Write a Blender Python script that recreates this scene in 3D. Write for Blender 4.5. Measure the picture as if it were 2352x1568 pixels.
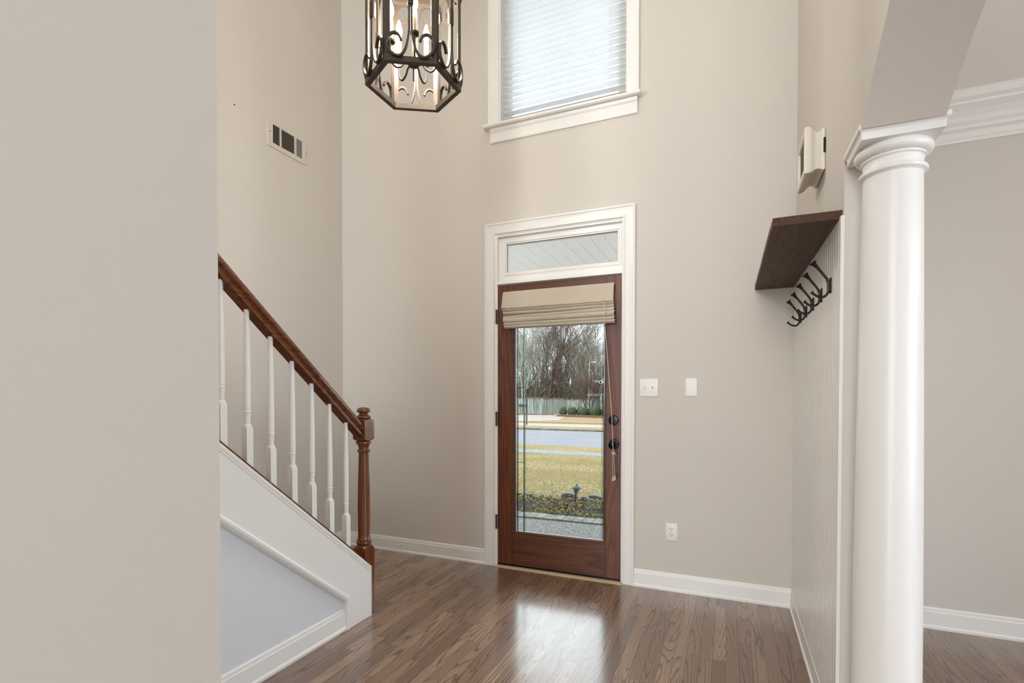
import bpy, bmesh, math, random
from mathutils import Vector, Matrix, noise

R = math.radians
random.seed(7)
scene = bpy.context.scene
for o in list(bpy.data.objects):
    bpy.data.objects.remove(o)
COL = scene.collection

# ------------------------------------------------------------------ camera
cam_data = bpy.data.cameras.new('camera')
cam = bpy.data.objects.new('camera', cam_data)
COL.objects.link(cam)
cam_data.sensor_fit = 'HORIZONTAL'
cam_data.sensor_width = 36.0
cam_data.lens = 18.022
cam_data.shift_x = 0.00379
cam_data.shift_y = 0.06239
cam_data.clip_start = 0.02
cam_data.clip_end = 500
right = Vector((0.919075731, 0.394079706, 0.000992657))
down = Vector((0.0075003279, -0.0149737517, -0.999859756))
fwd = Vector((-0.394009575, 0.918954282, -0.0167177389))
rot = Matrix((right, -down, -fwd)).transposed().to_4x4()
cam.matrix_world = Matrix.Translation((0, 0, 1.235)) @ rot
scene.camera = cam

# ------------------------------------------------------------------ exposure, world
scene.view_settings.view_transform = 'Standard'
scene.view_settings.look = 'None'
scene.view_settings.exposure = 0.14
scene.view_settings.gamma = 1.0
scene.view_settings.use_curve_mapping = False
cy = scene.cycles
cy.max_bounces = 10
cy.diffuse_bounces = 5
cy.glossy_bounces = 4
cy.transparent_max_bounces = 16
cy.transmission_bounces = 6
cy.sample_clamp_indirect = 6.0
cy.caustics_reflective = False
cy.caustics_refractive = False
cy.blur_glossy = 0.5

world = bpy.data.worlds.new('overcast_sky')
scene.world = world
world.use_nodes = True
wt = world.node_tree
wt.nodes.clear()
wo = wt.nodes.new('ShaderNodeOutputWorld')
wb = wt.nodes.new('ShaderNodeBackground')
wb.inputs['Strength'].default_value = 5.5
tc = wt.nodes.new('ShaderNodeTexCoord')
sx = wt.nodes.new('ShaderNodeSeparateXYZ')
rp = wt.nodes.new('ShaderNodeValToRGB')
rp.color_ramp.elements[0].position = 0.0
rp.color_ramp.elements[0].color = (0.56, 0.62, 0.70, 1)
rp.color_ramp.elements[1].position = 0.6
rp.color_ramp.elements[1].color = (0.86, 0.93, 1.0, 1)
e = rp.color_ramp.elements.new(0.25)
e.color = (0.72, 0.79, 0.88, 1)
wt.links.new(tc.outputs['Generated'], sx.inputs[0])
wt.links.new(sx.outputs['Z'], rp.inputs[0])
wt.links.new(rp.outputs[0], wb.inputs[0])
wt.links.new(wb.outputs[0], wo.inputs[0])


def area_light(name, loc, direction, sx_, sy_, power, color):
    d = bpy.data.lights.new(name, 'AREA')
    d.shape = 'RECTANGLE'
    d.size = sx_
    d.size_y = sy_
    d.energy = power
    d.color = color
    o = bpy.data.objects.new(name, d)
    COL.objects.link(o)
    o.location = loc
    o.rotation_euler = Vector(direction).to_track_quat('-Z', 'Y').to_euler()
    return o


# unseen fill lights added outside the frame to brighten the rooms
area_light('rear_fill', (-0.3, -8.3, 1.7), (0, 1, 0), 2.8, 2.8, 215, (0.90, 0.96, 1.0))
area_light('side_rear_fill', (5.1, -5.2, 1.7), (-1, 0, 0), 2.0, 2.6, 420, (0.84, 0.92, 1.0))
area_light('rear_upper_fill', (-0.9, -8.3, 4.2), (0, 1, -0.12), 3.4, 1.3, 90, (1.0, 0.96, 0.92))
area_light('dining_side_fill', (4.13, 0.3, 1.5), (-1, 0, 0), 1.7, 1.9, 54, (0.76, 0.88, 1.0))


area_light('foyer_overhead_fill', (-1.3, 1.0, 5.36), (0, 0, -1), 1.8, 2.2, 22, (1.0, 0.99, 0.97))  # added overhead fill under the closed ceiling, evens out the foyer walls


def point_light(name, loc, power, color, radius=0.05):
    d = bpy.data.lights.new(name, 'POINT')
    d.energy = power
    d.color = color
    d.shadow_soft_size = radius
    o = bpy.data.objects.new(name, d)
    COL.objects.link(o)
    o.location = loc
    return o


point_light('dining_warm_fill', (1.9, 1.9, 1.9), 7, (1.0, 0.76, 0.54), 0.12)  # added warm fill for the dining wall, no fixture modelled


# ------------------------------------------------------------------ materials
def s2l(c):
    return tuple((v / 12.92 if v <= 0.04045 else ((v + 0.055) / 1.055) ** 2.4) for v in c)


def rgb(r, g, b):
    return s2l((r / 255, g / 255, b / 255)) + (1,)


class NT:
    def __init__(self, name):
        self.m = bpy.data.materials.new(name)
        self.m.use_nodes = True
        self.t = self.m.node_tree
        self.b = self.t.nodes['Principled BSDF']
        self.out = self.t.nodes['Material Output']

    def n(self, typ, **kw):
        nd = self.t.nodes.new('ShaderNode' + typ)
        for k, v in kw.items():
            setattr(nd, k, v)
        return nd

    def l(self, a, b):
        self.t.links.new(a, b)

    def val(self, sock, v):
        if hasattr(v, 'is_output') or isinstance(v, bpy.types.NodeSocket):
            self.l(v, sock)
        else:
            sock.default_value = v

    def math(self, op, a, b=0.0, c=None):
        nd = self.n('Math', operation=op)
        self.val(nd.inputs[0], a)
        self.val(nd.inputs[1], b)
        if c is not None:
            self.val(nd.inputs[2], c)
        return nd.outputs[0]

    def ramp(self, fac, stops):
        nd = self.n('ValToRGB')
        cr = nd.color_ramp
        while len(cr.elements) > 1:
            cr.elements.remove(cr.elements[-1])
        cr.elements[0].position, cr.elements[0].color = stops[0]
        for p, c in stops[1:]:
            el = cr.elements.new(p)
            el.color = c
        self.l(fac, nd.inputs[0])
        return nd.outputs[0]

    def mix(self, fac, a, b, mode='MIX'):
        nd = self.n('Mix', data_type='RGBA', blend_type=mode)
        self.val(nd.inputs[0], fac)
        self.val(nd.inputs[6], a)
        self.val(nd.inputs[7], b)
        return nd.outputs[2]

    def noise(self, vec, scale, detail=3.0, rough=0.5, dist=0.0):
        nd = self.n('TexNoise')
        nd.inputs['Scale'].default_value = scale
        nd.inputs['Detail'].default_value = detail
        nd.inputs['Roughness'].default_value = rough
        nd.inputs['Distortion'].default_value = dist
        if vec is not None:
            self.l(vec, nd.inputs['Vector'])
        return nd.outputs['Fac']

    def coords(self, scale=(1, 1, 1), kind='Object', loc=(0, 0, 0)):
        tcn = self.n('TexCoord')
        mp = self.n('Mapping')
        mp.inputs['Scale'].default_value = scale
        mp.inputs['Location'].default_value = loc
        self.l(tcn.outputs[kind], mp.inputs['Vector'])
        return mp.outputs[0]

    def bump(self, h, strength, dist=0.002):
        bp = self.n('Bump')
        bp.inputs['Strength'].default_value = strength
        bp.inputs['Distance'].default_value = dist
        self.l(h, bp.inputs['Height'])
        self.l(bp.outputs[0], self.b.inputs['Normal'])

    def base(self, c):
        self.val(self.b.inputs['Base Color'], c)

    def rough(self, r, spec=None):
        self.val(self.b.inputs['Roughness'], r)
        if spec is not None:
            self.b.inputs['Specular IOR Level'].default_value = spec


def mat_paint(name, c, rough=0.7, bump=0.12, scale=260, spec=0.35):
    t = NT(name)
    v = t.coords()
    nz = t.noise(v, 1.3, 2)
    t.base(t.mix(t.ramp(nz, [(0.3, (0.975, 0.975, 0.975, 1)), (0.7, (1.0, 1.0, 1.0, 1))]), c, c, 'MULTIPLY') if False else c)
    t.rough(rough, spec)
    if bump:
        t.bump(t.noise(v, scale, 3, 0.6), bump, 0.001)
    return t.m


def mat_plain(name, c, rough=0.5, metal=0.0, spec=0.5):
    t = NT(name)
    t.base(c)
    t.rough(rough, spec)
    t.b.inputs['Metallic'].default_value = metal
    v = t.coords()
    t.bump(t.noise(v, 300, 2), 0.03, 0.0005)
    return t.m


def mat_wood(name, dark, mid, light, axis='Z', scale=1.0, rough=0.35, spec=0.5, line=0.5, bump=0.1):
    """oak-like grain running along one object axis"""
    t = NT(name)
    sc = [9.0 * scale, 9.0 * scale, 9.0 * scale]
    sc['XYZ'.index(axis)] = 0.7 * min(scale, 1.0)
    v = t.coords(tuple(sc))
    n1 = t.noise(v, 1.0, 2.0, 0.45, 0.3)
    rings = t.math('FRACT', t.math('MULTIPLY', n1, 11.0))
    sc2 = [260.0, 260.0, 260.0]
    sc2['XYZ'.index(axis)] = 9.0
    pores = t.noise(t.coords(tuple(sc2)), 1.0, 2.0, 0.6)
    big = t.noise(t.coords((3, 3, 3)), 1.0, 2)
    c1 = t.ramp(rings, [(0.0, dark), (0.18, mid), (0.75, light), (0.93, mid), (1.0, dark)])
    c2 = t.mix(line, mid, c1)
    c3 = t.mix(t.ramp(pores, [(0.38, (0.45, 0.45, 0.45, 1)), (0.6, (0, 0, 0, 1))]), c2, dark)
    c4 = t.mix(t.math('MULTIPLY', big, 0.35), c3, mid)
    t.base(c4)
    t.rough(rough, spec)
    t.bump(pores, bump, 0.0005)
    return t.m


def mat_floor():
    t = NT('oak_strip_floor')
    tcn = t.n('TexCoord')
    sp = t.n('SeparateXYZ')
    t.l(tcn.outputs['Object'], sp.inputs[0])
    X, Y = sp.outputs[0], sp.outputs[1]
    W = 0.0572
    row = t.math('FLOOR', t.math('DIVIDE', X, W))
    wn = t.n('TexWhiteNoise', noise_dimensions='1D')
    t.l(row, wn.inputs['W'])
    rrow = wn.outputs['Value']
    L = t.math('MULTIPLY_ADD', rrow, 0.35, 0.62)
    yy = t.math('DIVIDE', t.math('ADD', Y, t.math('MULTIPLY', rrow, 17.3)), L)
    colm = t.math('FLOOR', yy)
    cv = t.n('CombineXYZ')
    t.l(row, cv.inputs[0])
    t.l(colm, cv.inputs[1])
    wn2 = t.n('TexWhiteNoise', noise_dimensions='2D')
    t.l(cv.outputs[0], wn2.inputs['Vector'])
    rid = wn2.outputs['Value']
    spc = t.n('SeparateColor')
    t.l(wn2.outputs['Color'], spc.inputs[0])
    rid2, rid3 = spc.outputs[0], spc.outputs[1]
    # seams
    fx = t.math('FRACT', t.math('DIVIDE', X, W))
    dx = t.math('MULTIPLY', t.math('MINIMUM', fx, t.math('SUBTRACT', 1.0, fx)), W)
    fy = t.math('FRACT', yy)
    dy = t.math('MULTIPLY', t.math('MINIMUM', fy, t.math('SUBTRACT', 1.0, fy)), L)
    seam = t.math('LESS_THAN', t.math('MINIMUM', dx, dy), 0.0009)
    # grain coordinates unique to every strip
    gx = t.math('ADD', X, t.math('MULTIPLY', rid, 31.0))
    gy = t.math('ADD', Y, t.math('MULTIPLY', rid2, 47.0))
    gv = t.n('CombineXYZ')
    t.l(gx, gv.inputs[0])
    t.l(gy, gv.inputs[1])
    t.l(t.math('MULTIPLY', rid3, 9.0), gv.inputs[2])

    def mapped(s):
        mp = t.n('Mapping')
        mp.inputs['Scale'].default_value = s
        t.l(gv.outputs[0], mp.inputs['Vector'])
        return mp.outputs[0]
    n1 = t.noise(mapped((10.0, 0.85, 1)), 1.0, 1.5, 0.4, 0.2)
    wob = t.noise(mapped((90, 18, 1)), 1.0, 2.0, 0.5)
    ph = t.math('ADD', t.math('ADD', t.math('MULTIPLY', n1, 17.0), t.math('MULTIPLY', gx, t.math('MULTIPLY', rid3, 90.0))), t.math('MULTIPLY', wob, 0.3))
    ring = t.math('FRACT', ph)
    pores = t.noise(mapped((520, 14, 1)), 1.0, 2.0, 0.65)
    fine = t.noise(mapped((170, 5, 1)), 1.0, 2.0, 0.6)
    tone = t.ramp(rid2, [(0.0, rgb(124, 92, 71)), (0.35, rgb(142, 109, 86)), (0.7, rgb(156, 123, 98)), (1.0, rgb(173, 141, 114))])
    dark = rgb(40, 25, 18)
    lineamt = t.ramp(ring, [(0.0, (1, 1, 1, 1)), (0.10, (0.85, 0.85, 0.85, 1)), (0.19, (0.2, 0.2, 0.2, 1)), (0.3, (0.06, 0.06, 0.06, 1)), (0.9, (0.0, 0.0, 0.0, 1)), (1.0, (0.75, 0.75, 0.75, 1))])
    strength = t.math('MULTIPLY', lineamt, t.math('MULTIPLY_ADD', rid3, 0.2, 0.8))
    c = t.mix(strength, tone, dark)
    c = t.mix(t.math('MULTIPLY', t.ramp(pores, [(0.36, (1, 1, 1, 1)), (0.56, (0, 0, 0, 1))]), 0.42), c, dark)
    c = t.mix(t.math('MULTIPLY', fine, 0.25), c, t.mix(0.5, tone, rgb(160, 128, 100)))
    c = t.mix(seam, c, rgb(30, 20, 15))
    t.base(c)
    t.rough(t.math('MULTIPLY_ADD', pores, 0.06, 0.36), 0.6)
    t.b.inputs['Coat Weight'].default_value = 1.0
    t.b.inputs['Coat Roughness'].default_value = 0.15
    hgt = t.math('SUBTRACT', 1.0, t.math('ADD', t.math('MULTIPLY', strength, 0.5), seam))
    t.bump(hgt, 0.10, 0.0006)
    return t.m


M = {}
M['wall'] = mat_paint('beige_wall_paint', rgb(212, 206, 197))
M['ceil'] = mat_paint('ceiling_paint', rgb(242, 239, 234), 0.85)
M['trim'] = mat_paint('white_trim_paint', rgb(237, 236, 232), 0.32, 0.02, 90, 0.5)
M['plate'] = mat_plain('white_plastic', rgb(232, 231, 226), 0.35)
M['vent'] = mat_plain('painted_vent_metal', rgb(212, 204, 192), 0.5)
M['dark'] = mat_plain('dark_void', rgb(14, 12, 11), 0.8)
M['floor'] = mat_floor()
M['door'] = mat_wood('mahogany_door_v', rgb(46, 20, 10), rgb(98, 51, 28), rgb(132, 74, 38), 'Z', 0.7, 0.36, 0.45, 0.6)
M['doorh'] = mat_wood('mahogany_door_h', rgb(42, 20, 12), rgb(88, 48, 30), rgb(114, 68, 42), 'X', 0.7, 0.36, 0.45, 0.6)
M['oak'] = mat_wood('stained_oak', rgb(58, 28, 12), rgb(112, 62, 30), rgb(140, 82, 42), 'Z', 1.6, 0.22, 0.6, 0.7)
M['oaky'] = mat_wood('stained_oak_rail', rgb(48, 22, 10), rgb(104, 56, 28), rgb(134, 78, 42), 'Y', 1.6, 0.2, 0.6, 0.8)
M['shelf'] = mat_wood('dark_rough_board', rgb(30, 17, 11), rgb(76, 49, 34), rgb(112, 77, 54), 'Y', 3.4, 0.6, 0.3, 0.8, 0.4)
M['iron'] = mat_plain('aged_bronze_iron', rgb(74, 64, 54), 0.5, 0.55)
M['ironlt'] = mat_plain('brushed_pewter_iron', rgb(128, 116, 98), 0.5, 0.45)
M['hook'] = mat_plain('oil_rubbed_bronze', rgb(38, 29, 23), 0.32, 0.6)
M['hinge'] = mat_plain('antique_hinge_metal', rgb(72, 56, 42), 0.4, 0.7)
M['blackmetal'] = mat_plain('black_lock_metal', rgb(16, 20, 26), 0.25, 0.6)
M['brass'] = mat_plain('pale_threshold', rgb(196, 172, 138), 0.4, 0.2)
M['cord'] = mat_plain('cream_cord', rgb(205, 188, 165), 0.8)


def mat_fabric():
    t = NT('linen_fabric')
    v = t.coords()
    w1 = t.n('TexWave', wave_type='BANDS', bands_direction='X')
    w1.inputs['Scale'].default_value = 420
    t.l(v, w1.inputs['Vector'])
    t.base(t.mix(t.noise(v, 30, 3), rgb(240, 230, 212), rgb(245, 236, 220)))
    t.rough(0.9, 0.1)
    t.b.inputs['Sheen Weight'].default_value = 0.2
    t.bump(w1.outputs['Fac'], 0.15, 0.0004)
    return t.m


M['fabric'] = mat_fabric()


def mat_glass(name='window_glass', tint=(1, 1, 1, 1), refl=0.9):
    t = NT(name)
    t.t.nodes.remove(t.b)
    tr = t.n('BsdfTransparent')
    tr.inputs[0].default_value = tint
    gl = t.n('BsdfGlossy')
    gl.inputs['Roughness'].default_value = 0.02
    fr = t.n('Fresnel')
    fr.inputs[0].default_value = 1.35
    mx = t.n('MixShader')
    t.l(t.math('MULTIPLY', fr.outputs[0], refl), mx.inputs[0])
    t.l(tr.outputs[0], mx.inputs[1])
    t.l(gl.outputs[0], mx.inputs[2])
    t.l(mx.outputs[0], t.out.inputs[0])
    return t.m


M['glass'] = mat_glass()
M['doorglass'] = mat_glass('door_glass', (0.93, 0.95, 0.93, 1))


def mat_slat():
    t = NT('white_blind_slat')
    t.base(rgb(229, 232, 233))
    t.rough(0.45, 0.4)
    return t.m


M['slat'] = mat_slat()


def mat_emit(name, c, s):
    t = NT(name)
    t.base(c)
    t.b.inputs['Emission Color'].default_value = c
    t.b.inputs['Emission Strength'].default_value = s
    return t.m


M['bulb'] = mat_emit('warm_bulb', (1.0, 0.80, 0.52, 1), 28)
M['candle'] = mat_plain('candle_sleeve', rgb(226, 208, 172), 0.5)


def mat_two(name, a, b, scale, detail=4, rough=0.9, lo=0.35, hi=0.65, vs=(1, 1, 1), bump=0.4, dist=0.01, spec=0.2):
    t = NT(name)
    v = t.coords(vs)
    nz = t.noise(v, scale, detail, 0.6)
    t.base(t.ramp(nz, [(lo, a), (hi, b)]))
    t.rough(rough, spec)
    if bump:
        t.bump(nz, bump, dist)
    return t.m


def mat_lawn(name, cols):
    t = NT(name)
    v = t.coords()
    n1 = t.noise(v, 26, 4, 0.85)
    n2 = t.noise(v, 0.55, 3, 0.5)
    n3 = t.noise(v, 6, 3, 0.6)
    c = t.ramp(n1, [(0.43, cols[0]), (0.50, cols[1]), (0.57, cols[2])])
    c = t.mix(t.ramp(n2, [(0.45, (0, 0, 0, 1)), (0.62, (0.6, 0.6, 0.6, 1))]), c, cols[3])
    c = t.mix(t.ramp(n3, [(0.55, (0, 0, 0, 1)), (0.75, (0.35, 0.35, 0.35, 1))]), c, cols[0])
    t.base(c)
    t.rough(1.0, 0.0)
    t.bump(n1, 0.6, 0.02)
    return t.m


def dim(c, f):
    return (c[0] * f, c[1] * f, c[2] * f, 1)


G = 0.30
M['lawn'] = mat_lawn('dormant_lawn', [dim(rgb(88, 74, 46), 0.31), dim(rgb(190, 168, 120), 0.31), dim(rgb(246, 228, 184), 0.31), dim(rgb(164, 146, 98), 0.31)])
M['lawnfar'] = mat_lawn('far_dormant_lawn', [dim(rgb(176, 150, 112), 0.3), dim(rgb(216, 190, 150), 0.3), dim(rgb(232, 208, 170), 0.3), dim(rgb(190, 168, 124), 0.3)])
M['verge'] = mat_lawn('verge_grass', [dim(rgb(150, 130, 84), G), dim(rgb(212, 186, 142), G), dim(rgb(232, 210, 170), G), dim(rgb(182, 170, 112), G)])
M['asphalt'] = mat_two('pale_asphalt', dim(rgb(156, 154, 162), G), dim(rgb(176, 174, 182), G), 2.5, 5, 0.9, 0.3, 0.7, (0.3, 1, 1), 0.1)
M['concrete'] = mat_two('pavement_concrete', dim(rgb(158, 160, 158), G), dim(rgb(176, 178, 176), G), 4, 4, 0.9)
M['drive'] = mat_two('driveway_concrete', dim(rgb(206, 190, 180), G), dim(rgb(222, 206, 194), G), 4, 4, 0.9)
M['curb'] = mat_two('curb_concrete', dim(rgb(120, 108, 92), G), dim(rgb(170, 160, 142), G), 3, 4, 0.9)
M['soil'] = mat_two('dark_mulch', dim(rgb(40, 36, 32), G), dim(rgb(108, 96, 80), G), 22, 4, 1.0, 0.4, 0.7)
M['leafa'] = mat_two('yellow_green_leaf', dim(rgb(150, 148, 70), 0.38), dim(rgb(206, 192, 106), 0.38), 30, 2, 0.7)
M['leafb'] = mat_two('brown_leaf', dim(rgb(140, 100, 66), 0.36), dim(rgb(196, 150, 104), 0.36), 30, 2, 0.8)
M['stone'] = mat_two('grey_edging_stone', dim(rgb(112, 122, 126), 0.36), dim(rgb(156, 164, 166), 0.36), 8, 4, 0.9)
M['paver'] = mat_two('grey_paver', dim(rgb(146, 146, 138), 0.40), dim(rgb(200, 198, 188), 0.40), 9, 4, 0.9)
M['brick'] = mat_two('red_brick', dim(rgb(150, 98, 82), 0.36), dim(rgb(188, 142, 120), 0.36), 12, 3, 0.9)
M['fence'] = mat_two('weathered_fence', dim(rgb(140, 148, 140), 0.36), dim(rgb(222, 226, 212), 0.40), 1.0, 4, 0.9, 0.38, 0.62, (7, 7, 0.6), 0)
M['fencecap'] = mat_two('fence_cap', dim(rgb(176, 158, 112), G), dim(rgb(206, 186, 140), G), 3, 3, 0.9)
M['bark'] = mat_two('grey_brown_bark', dim(rgb(150, 140, 122), 0.40), dim(rgb(214, 206, 186), 0.40), 0.8, 4, 0.95, 0.35, 0.65, (1, 1, 1), 0)
M['barklt'] = mat_two('pale_bark', dim(rgb(176, 176, 156), 0.44), dim(rgb(226, 226, 206), 0.44), 1.2, 4, 0.95, 0.35, 0.65, (1, 1, 1), 0)
M['barkdk'] = mat_two('dark_bark', dim(rgb(112, 98, 84), 0.34), dim(rgb(168, 150, 132), 0.34), 1.2, 4, 0.95, 0.35, 0.65, (1, 1, 1), 0)
M['twigred'] = mat_two('reddish_twigs', dim(rgb(112, 84, 76), 0.36), dim(rgb(140, 110, 98), 0.36), 1.2, 3, 0.95, 0.35, 0.65, (1, 1, 1), 0)
M['bush'] = mat_two('clipped_green_shrub', dim(rgb(44, 62, 38), 0.36), dim(rgb(104, 122, 78), 0.36), 14, 4, 0.8, 0.35, 0.65, (1, 1, 1), 0.8, 0.03)
M['extwhite'] = mat_plain('exterior_white_paint', dim(rgb(226, 230, 230), 0.42), 0.6)
M['porchceil'] = mat_plain('porch_ceiling_paint', rgb(244, 246, 246), 0.6)
M['gatemetal'] = mat_plain('grey_gate_metal', dim(rgb(110, 120, 120), 0.36), 0.6)
M['blackext'] = mat_plain('black_exterior_metal', rgb(24, 26, 27), 0.5)
M['greenext'] = mat_plain('verdigris_lantern_metal', rgb(42, 52, 52), 0.5, 0.3)
M['roof'] = mat_plain('grey_roof', dim(rgb(140, 140, 140), 0.4), 0.8)
M['pondglass'] = mat_plain('frosted_lantern_glass', dim(rgb(190, 200, 195), 0.4), 0.4)


def mat_aggregate():
    t = NT('exposed_aggregate')
    v = t.coords()
    vo = t.n('TexVoronoi')
    vo.inputs['Scale'].default_value = 95
    t.l(v, vo.inputs['Vector'])
    sc_ = t.n('SeparateColor')
    t.l(vo.outputs['Color'], sc_.inputs[0])
    g = 0.34
    t.base(t.ramp(sc_.outputs[0], [(0.0, dim(rgb(84, 80, 76), g)), (0.4, dim(rgb(146, 140, 132), g)), (0.75, dim(rgb(178, 170, 160), g)), (1.0, dim(rgb(226, 222, 216), g))]))
    t.rough(0.7, 0.3)
    t.bump(vo.outputs['Distance'], 0.5, 0.004)
    return t.m


M['agg'] = mat_aggregate()


# ------------------------------------------------------------------ mesh helpers
def nb():
    return bmesh.new()


def bx(bm, x0, x1, y0, y1, z0, z1):
    vs = [bm.verts.new(p) for p in ((x0, y0, z0), (x1, y0, z0), (x1, y1, z0), (x0, y1, z0), (x0, y0, z1), (x1, y0, z1), (x1, y1, z1), (x0, y1, z1))]
    for f in ((0, 3, 2, 1), (4, 5, 6, 7), (0, 1, 5, 4), (1, 2, 6, 5), (2, 3, 7, 6), (3, 0, 4, 7)):
        bm.faces.new([vs[i] for i in f])
    return bm


def bevel(bm, w, seg=2):
    bmesh.ops.remove_doubles(bm, verts=bm.verts, dist=1e-6)
    bmesh.ops.bevel(bm, geom=list(bm.edges), offset=w, segments=seg, profile=0.7, affect='EDGES')
    return bm


def bbox_b(x0, x1, y0, y1, z0, z1, w=0.002, seg=2):
    return bevel(bx(nb(), x0, x1, y0, y1, z0, z1), w, seg)


def sweep(bm, prof, path, frames, close_prof=True, caps=True):
    """prof: 2d points; path: points; frames: list of (u,v) vectors for each path point"""
    rings = []
    for p, (u, v) in zip(path, frames):
        rings.append([bm.verts.new(Vector(p) + Vector(u) * a + Vector(v) * b) for a, b in prof])
    n = len(prof)
    for i in range(len(rings) - 1):
        for j in range(n if close_prof else n - 1):
            k = (j + 1) % n
            bm.faces.new((rings[i][j], rings[i][k], rings[i + 1][k], rings[i + 1][j]))
    if caps and close_prof:
        bm.faces.new(rings[0][::-1])
        bm.faces.new(rings[-1])
    return bm


def straight(bm, prof, a, b, u, v):
    """prof extruded from point a to b with cross axes u,v"""
    return sweep(bm, prof, [a, b], [(u, v), (u, v)])


def tube(bm, pts, rad, seg=8, flat=None, caps=True):
    pts = [Vector(p) for p in pts]
    rads = rad if isinstance(rad, (list, tuple)) else [rad] * len(pts)
    frames = []
    prev = None
    for i, p in enumerate(pts):
        d = (pts[min(i + 1, len(pts) - 1)] - pts[max(i - 1, 0)])
        if d.length < 1e-9:
            d = Vector((0, 0, 1))
        d.normalize()
        if prev is None:
            a = Vector((0, 0, 1)) if abs(d.z) < 0.9 else Vector((1, 0, 0))
            u = d.cross(a).normalized()
        else:
            u = (prev - d * prev.dot(d))
            u = u.normalized() if u.length > 1e-6 else d.orthogonal().normalized()
        prev = u
        frames.append((u, d.cross(u)))
    rings = []
    for p, (u, v), r in zip(pts, frames, rads):
        rings.append([bm.verts.new(p + u * (r * math.cos(2 * math.pi * k / seg)) + v * (r * math.sin(2 * math.pi * k / seg))) for k in range(seg)])
    for i in range(len(rings) - 1):
        for j in range(seg):
            k = (j + 1) % seg
            bm.faces.new((rings[i][j], rings[i][k], rings[i + 1][k], rings[i + 1][j]))
    if caps:
        bm.faces.new(rings[0][::-1])
        bm.faces.new(rings[-1])
    return bm


def ribbon(bm, pts, nrm, w, t):
    """flat bar swept along pts lying in a plane with normal nrm; w = width along nrm, t = thickness in plane"""
    pts = [Vector(p) for p in pts]
    nrm = Vector(nrm).normalized()
    fr = []
    for i in range(len(pts)):
        d = (pts[min(i + 1, len(pts) - 1)] - pts[max(i - 1, 0)]).normalized()
        fr.append((d.cross(nrm).normalized(), nrm))
    pr = [(-t / 2, -w / 2), (t / 2, -w / 2), (t / 2, w / 2), (-t / 2, w / 2)]
    return sweep(bm, pr, pts, fr)


def lathe(bm, prof, cx_, cy_, seg=32):
    """prof: list of (r,z)"""
    rings = []
    for r, z in prof:
        rings.append([bm.verts.new((cx_ + r * math.cos(2 * math.pi * k / seg), cy_ + r * math.sin(2 * math.pi * k / seg), z)) for k in range(seg)])
    for i in range(len(rings) - 1):
        for j in range(seg):
            k = (j + 1) % seg
            bm.faces.new((rings[i][j], rings[i][k], rings[i + 1][k], rings[i + 1][j]))
    bm.faces.new(rings[0][::-1])
    bm.faces.new(rings[-1])
    return bm


def cyl_dir(bm, c, d, r, l, seg=16):
    c, d = Vector(c), Vector(d).normalized()
    return tube(bm, [c, c + d * l], r, seg)


def catmull(pts, n=6):
    P = [Vector(p) for p in pts]
    P = [P[0] * 2 - P[1]] + P + [P[-1] * 2 - P[-2]]
    out = []
    for i in range(1, len(P) - 2):
        for k in range(n):
            t = k / n
            a, b, c, d = P[i - 1], P[i], P[i + 1], P[i + 2]
            out.append(0.5 * ((2 * b) + (c - a) * t + (2 * a - 5 * b + 4 * c - d) * t * t + (3 * b - 3 * c + d - a) * t ** 3))
    out.append(P[-2])
    return out


def world_off(o):
    w = Vector((0, 0, 0))
    while o is not None:
        w += Vector(o.location)
        o = o.parent
    return w


def obj(name, bm, mat, parent=None, smooth=False, label=None, angle=40):
    bmesh.ops.recalc_face_normals(bm, faces=bm.faces)
    me = bpy.data.meshes.new(name)
    if parent is None:
        xs = [v.co for v in bm.verts]
        mn = Vector((min(c.x for c in xs), min(c.y for c in xs), min(c.z for c in xs)))
        mx = Vector((max(c.x for c in xs), max(c.y for c in xs), max(c.z for c in xs)))
        org = Vector(((mn.x + mx.x) / 2, (mn.y + mx.y) / 2, mn.z))
    else:
        org = world_off(parent)
    bmesh.ops.translate(bm, verts=bm.verts, vec=-org)
    bm.to_mesh(me)
    bm.free()
    o = bpy.data.objects.new(name, me)
    COL.objects.link(o)
    if parent is None:
        o.location = org
    else:
        o.parent = parent
    me.materials.append(mat)
    if smooth:
        for p in me.polygons:
            p.use_smooth = True
        try:
            me.set_sharp_from_angle(angle=R(angle))
        except Exception:
            pass
    if label:
        o['label'] = label
    return o


def thing(name, loc, label=None, cat=None, group=None, kind=None):
    o = bpy.data.objects.new(name, None)
    COL.objects.link(o)
    o.empty_display_size = 0.05
    o.location = loc
    tag(o, label, cat, group, kind)
    return o


def tag(o, label=None, cat=None, group=None, kind=None):
    if label:
        o['label'] = label
    if cat:
        o['category'] = cat
    if group:
        o['group'] = group
    if kind:
        o['kind'] = kind
    return o


def struct(o, label=None, cat=None):
    return tag(o, label, cat, None, 'structure')


def copy_tree(o, parent=None):
    c = o.copy()
    COL.objects.link(c)
    c.parent = parent
    for ch in list(o.children):
        copy_tree(ch, c)
    return c


# ------------------------------------------------------------------ room shell
D = 3.402          # inner face of the front wall
XR = 0.357         # face of the right (arch) wall
WT = 0.20          # its thickness
XL = -2.963
XK = -1.846        # knee wall skirt face
TOP = 5.4
EXT = 0.16         # front wall thickness

# floor
bm = nb()
bx(bm, -6.2, 5.2, -8.5, D + 0.06, -0.12, 0.0)
fl = obj('floor', bm, M['floor'])
fl.location = (0, 0, 0)
me = fl.data
me.transform(Matrix.Translation((-0.5, -2.519, -0.12)))
struct(fl, 'dark brown oak strip floor with a satin finish', 'floor')

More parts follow.
